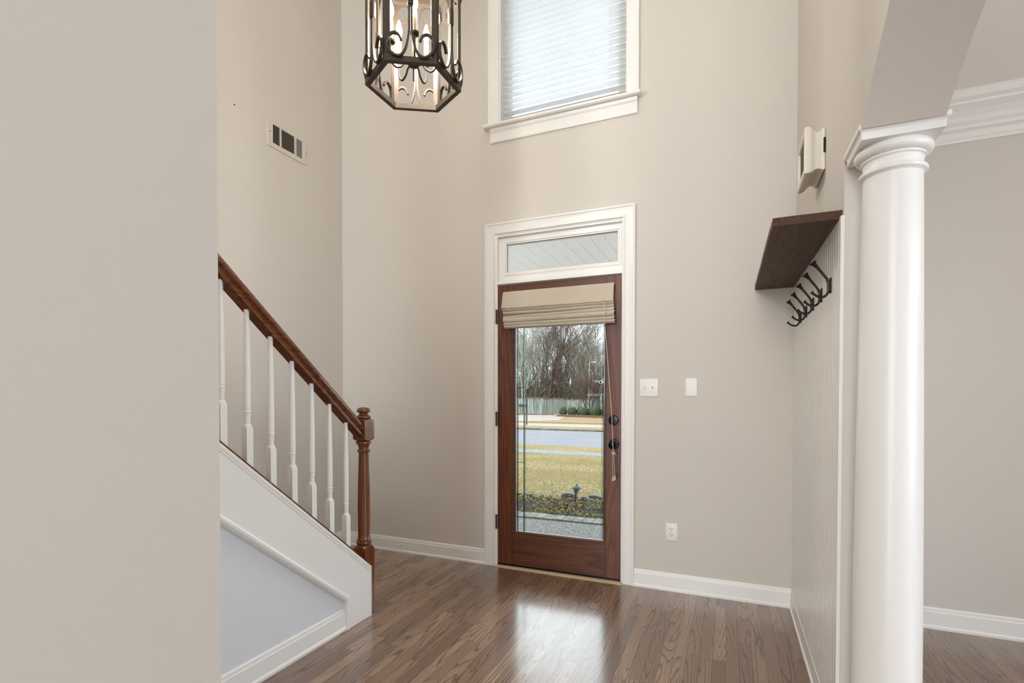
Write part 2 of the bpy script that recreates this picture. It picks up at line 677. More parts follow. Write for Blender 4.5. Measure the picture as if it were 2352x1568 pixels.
# front wall with the door, transom and upper window openings, plus dining part
DX0, DX1 = -1.553, -0.628      # door opening
TZ = 2.40                      # top of transom opening
WX0, WX1, WZ0, WZ1 = -1.533, -0.612, 3.165, 4.70
bm = nb()
def solid(x0, x1, z0, z1):
    bx(bm, x0, x1, D, D + EXT, z0, z1)


solid(-3.2, DX0, -0.1, TZ)
solid(DX1, XR + 0.1, -0.1, TZ)
solid(-3.2, XR + 0.1, TZ, WZ0)
solid(-3.2, WX0, WZ0, WZ1)
solid(WX1, XR + 0.1, WZ0, WZ1)
solid(-3.2, XR + 0.1, WZ1, TOP)
o = obj('wall_front', bm, M['wall'])
struct(o, 'beige wall holding the front door and upper window', 'wall')
bm = nb()
bx(bm, XR + 0.1, 4.4, D, D + EXT, -0.1, 3.0)
o = obj('wall_dining_front', bm, M['wall'])
struct(o, 'beige dining room wall behind the column', 'wall')

# left wall
bm = nb()
bx(bm, XL - 0.15, XL, -1.2, D + 0.1, -0.1, TOP)
struct(obj('wall_left', bm, M['wall']), 'beige stairwell wall with the air vent', 'wall')

# near wall block that hides the upper stairs
XN = -1.20
YN = XN / -1.3091
bm = nb()
bx(bm, XK - 0.14, XN, 0.38, YN, -0.1, TOP)
struct(obj('wall_near', bm, M['wall']), 'large plain beige wall filling the left edge of the picture', 'wall')

# right wall with arch
arch_c, arch_z, arch_r = 0.66, 0.518, 1.9
YA1 = 1.815
YA0 = 2 * arch_c - YA1
bm = nb()
bx(bm, XR, XR + WT, 2.055, D + 0.05, -0.1, TOP)
bx(bm, XR, XR + WT, -1.3, -0.735, -0.1, TOP)
ys = [YA0 + (YA1 - YA0) * i / 40 for i in range(41)]
pts = [(-0.735, 2.035), (YA0, 2.035)]
for y in ys:
    pts.append((y, arch_z + math.sqrt(arch_r ** 2 - (y - arch_c) ** 2)))
pts += [(YA1, 2.035), (2.055, 2.035)]
for i in range(len(pts) - 1):
    (ya, za), (yb, zb) = pts[i], pts[i + 1]
    if abs(yb - ya) < 1e-5:
        continue
    vs = []
    for x in (XR, XR + WT):
        vs.append([bm.verts.new((x, ya, za)), bm.verts.new((x, yb, zb)), bm.verts.new((x, yb, TOP)), bm.verts.new((x, ya, TOP))])
    bm.faces.new(vs[0]); bm.faces.new(vs[1][::-1])
    bm.faces.new((vs[0][0], vs[0][1], vs[1][1], vs[1][0]))
    bm.faces.new((vs[0][3], vs[0][2], vs[1][2], vs[1][3]))
bmesh.ops.remove_doubles(bm, verts=bm.verts, dist=1e-5)
struct(obj('wall_right', bm, M['wall']), 'beige wall rising over the arched opening beside the column', 'wall')

# rear walls, dining walls and ceilings (outside the frame)
bm = nb()
bx(bm, -6.2, 5.2, -8.6, -8.45, -0.1, 0.6)
bx(bm, -6.2, 5.2, -8.6, -8.45, 3.2, 3.55)
bx(bm, -6.2, 5.2, -8.6, -8.45, 4.85, TOP)
for x0, x1 in ((-6.2, -2.6), (1.2, 5.2)):
    bx(bm, x0, x1, -8.6, -8.45, 0.6, 3.2)
    bx(bm, x0, x1, -8.6, -8.45, 3.55, 4.85)
struct(obj('wall_back', bm, M['wall']), 'beige rear wall with tall window openings', 'wall')
bm = nb()
bx(bm, -6.2, -6.05, -8.5, 0, -0.1, TOP)
bx(bm, -6.2, XL, -0.1, 0.05, -0.1, TOP)
struct(obj('wall_far_left', bm, M['wall']), 'beige side wall of the rear room', 'wall')
bm = nb()
XD = 4.2
bx(bm, XD, XD + 0.15, -1.3, -0.6, -0.1, TOP)
bx(bm, XD, XD + 0.15, 1.2, D + 0.1, -0.1, 3.0)
bx(bm, XD, XD + 0.15, -0.6, 1.2, -0.1, 0.5)
bx(bm, XD, XD + 0.15, -0.6, 1.2, 2.5, 3.0)
struct(obj('wall_dining_side', bm, M['wall']), 'beige dining room side wall with a window opening', 'wall')
bm = nb()
bx(bm, 5.2, 5.35, -8.5, -6.2, -0.1, TOP)
bx(bm, 5.2, 5.35, -4.2, -1.15, -0.1, TOP)
bx(bm, 5.2, 5.35, -6.2, -4.2, -0.1, 0.4)
bx(bm, 5.2, 5.35, -6.2, -4.2, 3.0, TOP)
struct(obj('wall_rear_side', bm, M['wall']), 'beige side wall of the rear room with a tall window opening', 'wall')
bm = nb()
bx(bm, XR + WT, 5.2, -1.3, -1.15, -0.1, TOP)
struct(obj('wall_dining_back', bm, M['wall']), 'beige dining room back wall', 'wall')
bm = nb()
bx(bm, -6.2, XR + WT, -8.5, D + 0.15, TOP, TOP + 0.1)
bx(bm, XR + WT, 5.2, -8.5, -1.15, TOP, TOP + 0.1)
struct(obj('ceiling', bm, M['ceil']), 'white ceiling high over the entry', 'ceiling')
bm = nb()
bx(bm, XR + WT, XD + 0.1, -1.3, D + 0.1, 2.765, 2.90)
struct(obj('ceiling_dining', bm, M['ceil']), 'pale flat dining room ceiling beyond the arch', 'ceiling')

# --- mouldings
base_prof = [(0, 0), (0.020, 0), (0.020, 0.012), (0.013, 0.020), (0.012, 0.088), (0.009, 0.094), (0.008, 0.106), (0.003, 0.112), (0, 0.112)]


def baseboard(name, a, b, nrm, label):
    bm_ = straight(nb(), base_prof, a, b, nrm, (0, 0, 1))
    return struct(obj(name, bm_, M['trim']), label, 'baseboard')


baseboard('baseboard_front_left', (XL, D, 0), (-1.640, D, 0), (0, -1, 0), 'white baseboard between the newel post and the front door')
baseboard('baseboard_front_right', (-0.557, D, 0), (XR, D, 0), (0, -1, 0), 'white baseboard between the front door and the beadboard')
baseboard('baseboard_left', (XL, 2.32, 0), (XL, D, 0), (1, 0, 0), 'white baseboard on the stairwell wall behind the balusters')
baseboard('baseboard_right', (XR, 2.055, 0), (XR, D, 0), (-1, 0, 0), 'white baseboard below the beadboard')
baseboard('baseboard_dining', (XR + WT, D, 0), (XD, D, 0), (0, -1, 0), 'white baseboard in the dining room right of the column')
baseboard('baseboard_near', (XN, 0.38, 0), (XN, YN, 0), (1, 0, 0), 'white baseboard of the near wall')

crown = [(0, 0), (0.012, 0), (0.014, 0.012), (0.020, 0.020), (0.022, 0.045), (0.016, 0.052), (0.034, 0.060), (0.036, 0.075), (0.050, 0.088), (0.062, 0.108), (0.085, 0.132), (0.118, 0.150), (0.122, 0.160), (0.140, 0.172), (0.142, 0.200), (0.150, 0.210), (0, 0.210)]
bm = straight(nb(), crown, (XR + WT, D, 2.556), (XD, D, 2.556), (0, -1, 0), (0, 0, 1))
struct(obj('trim_1', bm, M['trim'], smooth=False), 'white crown moulding around the dining room ceiling', 'crown moulding')

# beadboard panel on the right wall
bm = nb()
ya, yb = 2.062, D
n = int((yb - ya) / 0.041)
pitch = (yb - ya) / n
prof = []
for i in range(n):
    y0 = ya + i * pitch
    prof += [(y0, 0.0), (y0 + pitch - 0.006, 0.0), (y0 + pitch - 0.0045, -0.0022), (y0 + pitch - 0.0015, -0.0022)]
prof.append((yb, 0.0))
lo = [bm.verts.new((XR - 0.008 - d, y, 0.10)) for y, d in prof]
hi = [bm.verts.new((XR - 0.008 - d, y, 1.852 + (y - 2.08) * 0.02)) for y, d in prof]
for i in range(len(lo) - 1):
    bm.faces.new((lo[i], lo[i + 1], hi[i + 1], hi[i]))
bx(bm, XR - 0.010, XR + 0.0005, 2.048, 2.075, 0.0, 1.850)
struct(obj('trim_2', bm, M['trim']), 'white beadboard panel below the dark shelf', 'beadboard')

# ------------------------------------------------------------------ front door
CASING = [(0, 0), (0.016, 0), (0.020, 0.004), (0.020, 0.012), (0.015, 0.016), (0.013, 0.030), (0.012, 0.060), (0.016, 0.068), (0.016, 0.074), (0.008, 0.078), (0.006, 0.084), (0, 0.084)]


def casing_frame(x0, x1, z0, z1, w, bottom=False):
    """mitred casing: profile second coord measured from outer edge inward"""
    bm_ = nb()
    k = w / 0.084
    pr = [(a, b * k) for a, b in CASING]
    path = [(x0, D, z0), (x0, D, z1), (x1, D, z1), (x1, D, z0)]
    s = 1.0
    fr = [((0, -1, 0), (1, 0, 0)), ((0, -1, 0), (1, 0, -1)), ((0, -1, 0), (-1, 0, -1)), ((0, -1, 0), (-1, 0, 0))]
    sweep(bm_, pr, path, fr)
    return bm_


door = thing('door_1', (-1.09, D, 0), 'dark mahogany front door with a tall glass light', 'door', None, 'structure')
obj('door_casing', casing_frame(-1.640, -0.557, 0.0, 2.489, 0.088), M['trim'], door, label='white moulded casing')
bm = nb()      # jambs
bx(bm, DX0, DX0 + 0.012, D - 0.004, D + EXT, 0.0, TZ)
bx(bm, DX1 - 0.012, DX1, D - 0.004, D + EXT, 0.0, TZ)
bx(bm, DX0 + 0.012, DX1 - 0.012, D - 0.004, D + EXT, TZ - 0.012, TZ)
bx(bm, DX0 + 0.012, DX1 - 0.012, D - 0.003, D + EXT, 2.048, 2.066)
obj('door_jamb', bm, M['trim'], door, label='white jamb')
L0, L1, LT = -1.541, -0.640, 2.040
DF, DB = D + 0.006, D + 0.052
SW = 0.118
GX0, GX1, GZ0, GZ1 = L0 + SW, L1 - 0.108, 0.252, 1.93
for (a, b, c, d, nm, mt) in ((L0, GX0, 0.012, LT, 'stile', 'door'), (GX1, L1, 0.012, LT, 'stile', 'door'),
                             (GX0, GX1, 0.012, GZ0, 'bottom_rail', 'doorh'), (GX0, GX1, GZ1, LT, 'top_rail', 'doorh')):
    obj(nm, bbox_b(a + 0.0003, b - 0.0003, DF, DB, c, d, 0.001, 1), M[mt], door)
# glass stop moulding
bm = nb()
stop = [(0.0, 0.0), (-0.004, 0.0), (-0.005, 0.004), (-0.001, 0.010), (0.006, 0.013), (0.012, 0.014), (0.012, 0.0)]
path = [(GX0, DF, GZ0), (GX0, DF, GZ1), (GX1, DF, GZ1), (GX1, DF, GZ0), (GX0, DF, GZ0)]
fr = [((0, 1, 0), (1, 0, 1)), ((0, 1, 0), (1, 0, -1)), ((0, 1, 0), (-1, 0, -1)), ((0, 1, 0), (-1, 0, 1)), ((0, 1, 0), (1, 0, 1))]
sweep(bm, stop, path, fr, caps=False)
obj('glass_stop', bm, M['doorh'], door)
# metal edge round the glazing
bm = nb()
ed = [(0.012, 0.0), (0.012, 0.012), (0.040, 0.012), (0.040, 0.0)]
sweep(bm, ed, path, fr, caps=False)
obj('glazing_frame', bm, mat_plain('olive_glazing_spacer', rgb(92, 92, 74), 0.4, 0.2), door, label='olive grey glazing spacer')
GXR = -0.700
bm = bx(nb(), GX0 + 0.001, GXR, D + 0.036, D + 0.040, GZ0 + 0.001, GZ1)
gp = obj('glass_pane', bm, M['doorglass'], door)
bm = nb()
for x in (-1.398, -1.349, -0.770, -0.722):
    bx(bm, x - 0.0022, x + 0.0022, D + 0.033, D + 0.043, GZ0 + 0.013, GZ1)
for x0, x1 in ((-1.398, -1.349), (-0.770, -0.722)):
    for z in (0.761, 1.300):
        bx(bm, x0, x1, D + 0.0335, D + 0.0425, z - 0.002, z + 0.002)
obj('lead_caming', bm, M['blackmetal'], gp)
# pale bevel strips next to the lead lines
bm = nb()
for x0, x1 in ((-1.345, -1.333), (-0.786, -0.774)):
    bx(bm, x0, x1, D + 0.0335, D + 0.0355, GZ0 + 0.013, GZ1)
obj('bevelled_strip', bm, mat_glass('bevel_glass', (0.80, 0.86, 0.84, 1), 1.4), gp)
# hinges
for z in (1.815, 1.075, 0.325):
    bm = nb()
    cyl_dir(bm, (-1.549, D - 0.006, z - 0.052), (0, 0, 1), 0.0068, 0.104, 12)
    for k in (-0.031, -0.010, 0.011, 0.032):
        cyl_dir(bm, (-1.549, D - 0.006, z + k - 0.001), (0, 0, 1), 0.0074, 0.0015, 12)
    bx(bm, -1.549, -1.538, D - 0.002, D + 0.005, z - 0.05, z + 0.05)
    obj('hinge', bm, M['hinge'], door, True)
# deadbolt with thumb turn
dx, dz = -0.697, 1.080
bm = nb()
c = (dx, DF - 0.0, dz)
def disc_y(bm_, cx_, cz_, y_front, prof, seg=32):
    """lathe around a Y axis; prof list of (r, dy) going toward the viewer"""
    rings = []
    for r, dy in prof:
        rings.append([bm_.verts.new((cx_ + r * math.cos(2 * math.pi * k / seg), y_front - dy, cz_ + r * math.sin(2 * math.pi * k / seg))) for k in range(seg)])
    for i in range(len(rings) - 1):
        for j in range(seg):
            k = (j + 1) % seg
            bm_.faces.new((rings[i][j], rings[i][k], rings[i + 1][k], rings[i + 1][j]))
    bm_.faces.new(rings[0][::-1])
    bm_.faces.new(rings[-1])
    return bm_
disc_y(bm, dx, dz, DF, [(0.034, -0.001), (0.034, 0.006), (0.031, 0.011), (0.022, 0.013), (0.0, 0.013)][:4] + [(0.002, 0.0135)])
db = obj('deadbolt', bm, M['blackmetal'], door, True)
bm = bbox_b(dx - 0.020, dx + 0.020, DF - 0.030, DF - 0.012, dz - 0.006, dz + 0.006, 0.003)
obj('thumb_turn', bm, M['blackmetal'], db, True)
kx, kz = -0.693, 0.922
bm = nb()
disc_y(bm, kx, kz, DF, [(0.034, -0.001), (0.034, 0.005), (0.030, 0.010), (0.016, 0.012), (0.013, 0.020), (0.012, 0.034), (0.018, 0.040), (0.026, 0.048), (0.029, 0.058), (0.026, 0.068), (0.016, 0.075), (0.002, 0.077)])
obj('door_knob', bm, M['blackmetal'], door, True)
bm = bbox_b(L1 - 0.002, L1 + 0.004, DF - 0.004, DF + 0.010, 0.885, 0.955, 0.001, 1)
obj('strike_plate', bm, M['hinge'], door)
bm = nb()
straight(bm, [(0, 0), (0.034, 0), (0.034, 0.004), (0.022, 0.011), (0, 0.011)], (DX0 + 0.004, D + 0.002, 0), (DX1 - 0.004, D + 0.002, 0), (0, -1, 0), (0, 0, 1))
obj('threshold', bm, M['brass'], door, label='pale wooden threshold strip')
bm = bx(nb(), L0, L1, DF - 0.004, DF + 0.012, 0.004, 0.022)
obj('door_sweep', bm, M['blackmetal'], door, label='black door sweep')

# transom
tw = thing('window_2', (-1.09, D, 2.06), 'narrow transom window in a white frame above the front door', 'window', None, 'structure')
bm = nb()
TX0, TX1, TG0, TG1 = -1.477, -0.677, 2.133, 2.335
ty = D + 0.020
for a, b, c, d in ((DX0 + 0.012, TX0, 2.066, TZ - 0.012), (TX1, DX1 - 0.012, 2.066, TZ - 0.012), (TX0, TX1, 2.066, TG0), (TX0, TX1, TG1, TZ - 0.012)):
    bx(bm, a, b, ty, ty + 0.04, c, d)
tf = obj('window_frame', bm, M['trim'], tw)
bm = nb()
path = [(TX0, ty, TG0), (TX0, ty, TG1), (TX1, ty, TG1), (TX1, ty, TG0), (TX0, ty, TG0)]
sweep(bm, [(-0.005, -0.022), (-0.005, -0.012), (0.0, -0.006), (0.004, 0.0), (0.01, 0.0), (0.01, -0.022)], path, fr, caps=False)
obj('sash_moulding', bm, M['trim'], tf)
obj('window_pane', bx(nb(), TX0, TX1, ty + 0.014, ty + 0.017, TG0, TG1), M['glass'], tw)

# door head fillet under transom
bm = nb()
bx(bm, DX0 + 0.0, DX1 - 0.0, D - 0.010, D + 0.006, 2.046, 2.068)
obj('transom_bar', bevel(bm, 0.003), M['trim'], tw)

# ------------------------------------------------------------------ upper window
w1 = thing('window_1', (-1.08, D, 3.06), 'tall upper window with white casing and sill', 'window', None, 'structure')
bm = nb()
k = 0.08 / 0.084
flatc = [(0, 0), (0.018, 0), (0.020, 0.003), (0.020, 0.014), (0.016, 0.018), (0.016, 0.070), (0.012, 0.080), (0, 0.080)]
path = [(-1.613, D, 3.19), (-1.613, D, 4.79), (-0.540, D, 4.79), (-0.540, D, 3.19)]
fr4 = [((0, -1, 0), (1, 0, 0)), ((0, -1, 0), (1, 0, -1)), ((0, -1, 0), (-1, 0, -1)), ((0, -1, 0), (-1, 0, 0))]
sweep(bm, flatc, path, fr4)
obj('window_casing', bm, M['trim'], w1)
bm = nb()
straight(bm, [(-0.09, 0), (0.050, 0), (0.058, 0.006), (0.058, 0.018), (0.050, 0.025), (-0.09, 0.025)], (-1.637, D, 3.166), (-0.525, D, 3.166), (0, -1, 0), (0, 0, 1))
obj('window_sill', bm, M['trim'], w1)
bm = nb()
straight(bm, [(0, 0), (0.012, 0), (0.016, 0.010), (0.016, 0.070), (0.024, 0.080), (0.028, 0.098), (0, 0.100)], (-1.595, D, 3.066), (-0.549, D, 3.066), (0, -1, 0), (0, 0, 1))
obj('window_apron', bm, M['trim'], w1)
bm = nb()      # reveal lining and sash
bx(bm, WX0, WX0 + 0.012, D, D + 0.15, WZ0 + 0.02, WZ1)
bx(bm, WX1 - 0.012, WX1, D, D + 0.15, WZ0 + 0.02, WZ1)
bx(bm, WX0, WX1, D, D + 0.15, WZ1 - 0.012, WZ1)
wf = obj('window_frame', bm, M['trim'], w1)
bm = nb()
sx0, sx1, sz0, sz1 = -1.462, -0.690, 3.25, 4.62
for a, b, c, d in ((WX0 + 0.012, sx0, 3.19, WZ1 - 0.012), (sx1, WX1 - 0.012, 3.19, WZ1 - 0.012), (sx0, sx1, 3.19, sz0), (sx0, sx1, sz1, WZ1 - 0.012)):
    bx(bm, a, b, D + 0.085, D + 0.125, c, d)
obj('sash', bm, M['trim'], w1)
obj('window_pane', bx(nb(), sx0, sx1, D + 0.104, D + 0.107, sz0, sz1), M['glass'], w1)

# venetian blind
bl = thing('window_blind', (-1.072, D + 0.03, 3.195), 'white slatted venetian blind hanging in the upper window', 'window blind')
bm = nb()
bx0, bx1 = WX0 + 0.020, WX1 - 0.016
yc = D + 0.035
pitch = 0.0445
nsl = 32
tilt = R(3)
for i in range(nsl):
    z = 3.232 + i * pitch
    # room edge raised, glass edge lowered is wrong way for daylight: slats dip toward the room
    pr = []
    w = 0.0262
    for s_ in (-1, -0.5, 0, 0.5, 1):
        pr.append((s_ * w, 0.0022 * (1 - s_ * s_) + 0.0012))
    for s_ in (1, 0.5, 0, -0.5, -1):
        pr.append((s_ * w, 0.0022 * (1 - s_ * s_) - 0.0012))
    # u points toward the room, tipped down
    u = Vector((0, -math.cos(tilt), math.sin(tilt)))
    v = Vector((0, math.sin(tilt), math.cos(tilt)))
    jig = random.uniform(-0.0012, 0.0012)
    straight(bm, pr, (bx0, yc, z + jig), (bx1, yc, z - jig), u, v)
obj('slats', bm, M['slat'], bl, True)
bm = bbox_b(bx0, bx1, yc - 0.026, yc + 0.026, 3.196, 3.212, 0.004)
obj('bottom_rail', bm, M['slat'], bl, True)
bm = bx(nb(), bx0, bx1, yc - 0.028, yc + 0.028, 4.62, 4.68)
obj('headrail', bm, M['slat'], bl)
for x in (-1.40, -0.735):
    bm = nb()
    for dy in (-0.027, 0.027):
        tube(bm, [(x, yc + dy, 3.20), (x, yc + dy, 4.62)], 0.0009, 5)
    for i in range(nsl):
        z = 3.232 + i * pitch
        tube(bm, [(x, yc - 0.027, z + 0.012), (x + 0.004, yc, z - 0.002), (x, yc + 0.027, z - 0.018)], 0.0007, 4)
    obj('ladder_cord', bm, M['slat'], bl)
bm = nb()
tube(bm, [(-0.628, yc - 0.032, 3.24), (-0.627, yc - 0.032, 4.62)], 0.0011, 5)
obj('lift_cord', bm, M['slat'], bl)

# ------------------------------------------------------------------ roman shade
rs = thing('roman_shade', (-1.085, D - 0.03, 1.72), 'cream fabric roman shade folded up at the top of the front door', 'shade')
def sheet(x0, x1, prof, amp, seed, thick=0.0025, nx=40, slump=0.0):
    bm_ = nb()
    rows = []
    for i in range(nx + 1):
        tt = i / nx
        x = x0 + (x1 - x0) * tt
        col_ = []
        for j, (dy, z) in enumerate(prof):
            nn = noise.noise(Vector((x * 3.1, j * 0.7, seed)))
            ed = max(0, 1 - min(tt, 1 - tt) * 14)
            col_.append(bm_.verts.new((x + noise.noise(Vector((z * 30, seed, 3 * j))) * 0.006 * ed, D - dy - nn * amp * 0.6, z + nn * amp + slump * (tt - 0.5))))
        rows.append(col_)
    for i in range(nx):
        for j in range(len(prof) - 1):
            bm_.faces.new((rows[i][j], rows[i + 1][j], rows[i + 1][j + 1], rows[i][j + 1]))
    geom = bmesh.ops.solidify(bm_, geom=list(bm_.faces), thickness=thick)
    return bm_


X0, X1 = -1.490, -0.690
val = [(0.012, 1.984), (0.018, 1.987), (0.026, 1.982), (0.034, 1.94), (0.044, 1.90), (0.055, 1.868), (0.056, 1.862), (0.050, 1.864)]
obj('valance', sheet(X0, X1 - 0.004, val, 0.0015, 1.0), M['fabric'], rs, True)
def fold(zc, h, d0, d1):
    pts_ = []
    for a in range(0, 9):
        ang = R(100 - a * 25)
        pts_.append((d0 + (d1 - d0) * (0.35 + 0.65 * max(0, math.cos(ang))), zc + h * 0.5 * math.sin(ang)))
    pts_.insert(0, (d0, zc + h * 0.42))
    pts_.append((d0, zc - h * 0.4))
    return pts_
for i, (zc, h, d1, sl, am) in enumerate(((1.852, 0.022, 0.052, 0.0, 0.003), (1.832, 0.026, 0.048, 0.004, 0.004), (1.806, 0.030, 0.050, 0.010, 0.005),
                                          (1.781, 0.040, 0.058, 0.006, 0.004), (1.752, 0.028, 0.054, 0.0, 0.002), (1.733, 0.026, 0.052, 0.0, 0.0015))):
    obj('fold', sheet(X0 + 0.006 + 0.003 * i, X1 - 0.002 + 0.002 * i, fold(zc, h, 0.010, d1), am, 3.0 + i * 1.7, slump=sl), M['fabric'], rs, True)
bm = bx(nb(), X0 + 0.02, X1 - 0.01, D - 0.022, D + 0.004, 1.725, 1.985)
obj('backing', bm, M['fabric'], rs)
bm = nb()
path = catmull([(-0.745, D - 0.070, 1.875), (-0.742, D - 0.072, 1.80), (-0.744, D - 0.066, 1.72), (-0.733, D - 0.05, 1.55), (-0.717, D - 0.045, 1.33), (-0.700, D - 0.052, 1.14), (-0.688, D - 0.075, 0.99), (-0.683, D - 0.087, 0.93), (-0.680, D - 0.085, 0.88), (-0.679, D - 0.08, 0.862)], 5)
tube(bm, path, 0.0022, 6)
cd = obj('pull_cord', bm, M['cord'], rs, True)
bm = nb()
tube(bm, catmull([(-0.682, D - 0.083, 0.885), (-0.672, D - 0.087, 0.872), (-0.682, D - 0.09, 0.862), (-0.690, D - 0.085, 0.870), (-0.680, D - 0.08, 0.876), (-0.664, D - 0.083, 0.862)], 5), 0.003, 6)
obj('knot', bm, M['cord'], cd, True)
for pts_, tx, tz in (([(-0.681, D - 0.083, 0.866), (-0.686, D - 0.078, 0.80), (-0.683, D - 0.076, 0.715)], -0.683, 0.715), ([(-0.679, D - 0.083, 0.866), (-0.676, D - 0.078, 0.79), (-0.671, D - 0.076, 0.722)], -0.671, 0.722)):
    bm = nb()
    tube(bm, catmull(pts_, 5), 0.0014, 6)
    lathe(bm, [(0.002, tz + 0.004), (0.004, tz), (0.0065, tz - 0.022), (0.0065, tz - 0.026), (0.003, tz - 0.027)], tx, D - 0.076, 12)
    obj('tassel', bm, M['cord'], cd, True)

# ------------------------------------------------------------------ wall plates
def plate(x0, x1, z0, z1, name, label, cat):
    t_ = thing(name, ((x0 + x1) / 2, D, z0), label, cat)
    obj('cover_plate', bbox_b(x0, x1, D - 0.006, D + 0.001, z0, z1, 0.002, 2), M['plate'], t_, True)
    return t_
def screw(parent, x, z):
    bm_ = nb()
    disc_y(bm_, x, z, D - 0.0055, [(0.0032, 0), (0.003, 0.0012), (0.001, 0.0015)], 12)
    s_ = obj('screw', bm_, M['vent'], parent, True)
    return s_
ls = plate(-0.526, -0.412, 1.240, 1.352, 'light_switch', 'white double toggle switch plate right of the front door', 'light switch')
for x, up in ((-0.494, False), (-0.447, True)):
    bm = bx(nb(), x - 0.0055, x + 0.0055, D - 0.0066, D - 0.005, 1.284, 1.308)
    obj('toggle_slot', bm, M['dark' if False else 'vent'], ls)
    bm = nb()
    s_ = 1 if up else -1
    zc = 1.296
    vs = []
    straight(bm, [(0.0, -0.004), (0.0, 0.004), (0.014, 0.003 + s_ * 0.007), (0.014, -0.002 + s_ * 0.007)], (x - 0.0038, D - 0.005, zc), (x + 0.0038, D - 0.005, zc), (0, -1, 0), (0, 0, 1))
    obj('toggle', bm, M['plate'], ls)
    screw(ls, x, 1.266)
    screw(ls, x, 1.326)
bp = plate(-0.245, -0.177, 1.241, 1.352, 'blank_plate', 'white blank cover plate with two screws on the beige wall', 'wall plate')
screw(bp, -0.211, 1.255)
screw(bp, -0.211, 1.338)
ot = plate(-0.359, -0.289, 0.322, 0.431, 'wall_outlet', 'white double wall outlet low on the beige wall', 'outlet')
for zc in (0.394, 0.357):
    bm = nb()
    seg = 24
    prof = []
    for k_ in range(seg):
        a = 2 * math.pi * k_ / seg
        prof.append((-0.324 + 0.0168 * math.cos(a), zc + max(-0.0135, min(0.0135, 0.0168 * math.sin(a)))))
    lo = [bm.verts.new((x, D - 0.005, z)) for x, z in prof]
    hi = [bm.verts.new((x, D - 0.0082, z)) for x, z in prof]
    bm.faces.new(hi)
    for k_ in range(seg):
        bm.faces.new((lo[k_], lo[(k_ + 1) % seg], hi[(k_ + 1) % seg], hi[k_]))
    rc = obj('receptacle', bm, M['plate'], ot)
    bm = nb()
    bx(bm, -0.3315, -0.3295, D - 0.0086, D - 0.008, zc - 0.001, zc + 0.008)
    bx(bm, -0.335, -0.3315, D - 0.0086, D - 0.008, zc + 0.0025, zc + 0.0045)
    bx(bm, -0.3185, -0.3165, D - 0.0086, D - 0.008, zc, zc + 0.007)
    disc_y(bm, -0.3235, zc - 0.0065, D - 0.008, [(0.0025, 0), (0.0022, 0.0006)], 10)
    obj('slots', bm, M['dark'], rc)
screw(ot, -0.324, 0.3755)
# door stop on the baseboard
bm = nb()
disc_y(bm, -2.382, 0.062, D - 0.011, [(0.013, -0.001), (0.013, 0.002), (0.008, 0.004), (0.0045, 0.006), (0.0045, 0.022), (0.009, 0.024), (0.009, 0.033), (0.006, 0.036)], 20)
tag(obj('door_stop', bm, M['plate'], None, True), 'small white round door stop on the front baseboard', 'door stop')

# ------------------------------------------------------------------ air vent on the left wall
av = thing('air_vent', (XL, 2.825, 2.99), 'beige louvred air vent high on the stairwell wall', 'air vent')
vy0, vy1, vz0, vz1 = 2.648, 3.002, 2.990, 3.186
bm = nb()
banks = [(2.692, 2.752, 'v'), (2.768, 2.888, 'h'), (2.905, 2.963, 'r')]
zz0, zz1 = 3.022, 3.152
ysp = [vy0, 2.692, 2.752, 2.768, 2.888, 2.905, 2.963, vy1]
for i in range(0, len(ysp) - 1, 2):
    bx(bm, XL, XL + 0.006, ysp[i], ysp[i + 1], vz0, vz1)
for a, b, _ in banks:
    bx(bm, XL, XL + 0.006, a, b, vz0, zz0)
    bx(bm, XL, XL + 0.006, a, b, zz1, vz1)
obj('vent_frame', bm, M['vent'], av)
bm = bx(nb(), XL - 0.001, XL + 0.0012, 2.69, 2.965, zz0, zz1)
obj('duct_opening', bm, M['dark'], av)
bm = nb()
for i in range(5):
    y = 2.695 + i * 0.0125
    straight(bm, [(0, 0), (0.007, 0.006), (0.0085, 0.006), (0.0015, 0)], (XL, y, zz0), (XL, y, zz1), (1, 0, 0), (0, -1, 0))
for i in range(11):
    z = zz0 + 0.003 + i * 0.0118
    straight(bm, [(0, 0), (0.007, -0.006), (0.0085, -0.006), (0.0015, 0)], (XL, 2.768, z + 0.004), (XL, 2.888, z + 0.004), (1, 0, 0), (0, 0, 1))
for i in range(6):
    y = 2.906 + i * 0.0115
    straight(bm, [(0, 0.0015), (0.007, 0.011), (0.0085, 0.011), (0.0015, 0)], (XL, y, zz0), (XL, y, zz1), (1, 0, 0), (0, -1, 0))
obj('louvres', bm, M['vent'], av)
bm = nb()
bx(bm, XL + 0.005, XL + 0.016, 2.975, 2.978, 3.04, 3.10)
bx(bm, XL + 0.015, XL + 0.022, 2.975, 2.990, 3.085, 3.090)
obj('damper_lever', bm, M['vent'], av)
for y in (2.668,):
    bm = tube(nb(), [(XL + 0.005, y, 3.09), (XL + 0.008, y, 3.09)], 0.004, 10)
    obj('screw', bm, M['hinge'], av)
bm = tube(nb(), [(XL, 2.389, 3.131), (XL + 0.004, 2.389, 3.131)], 0.004, 10)
tag(obj('wall_nail', bm, M['hinge'], None), 'tiny nail stub in the stairwell wall left of the vent', 'nail')

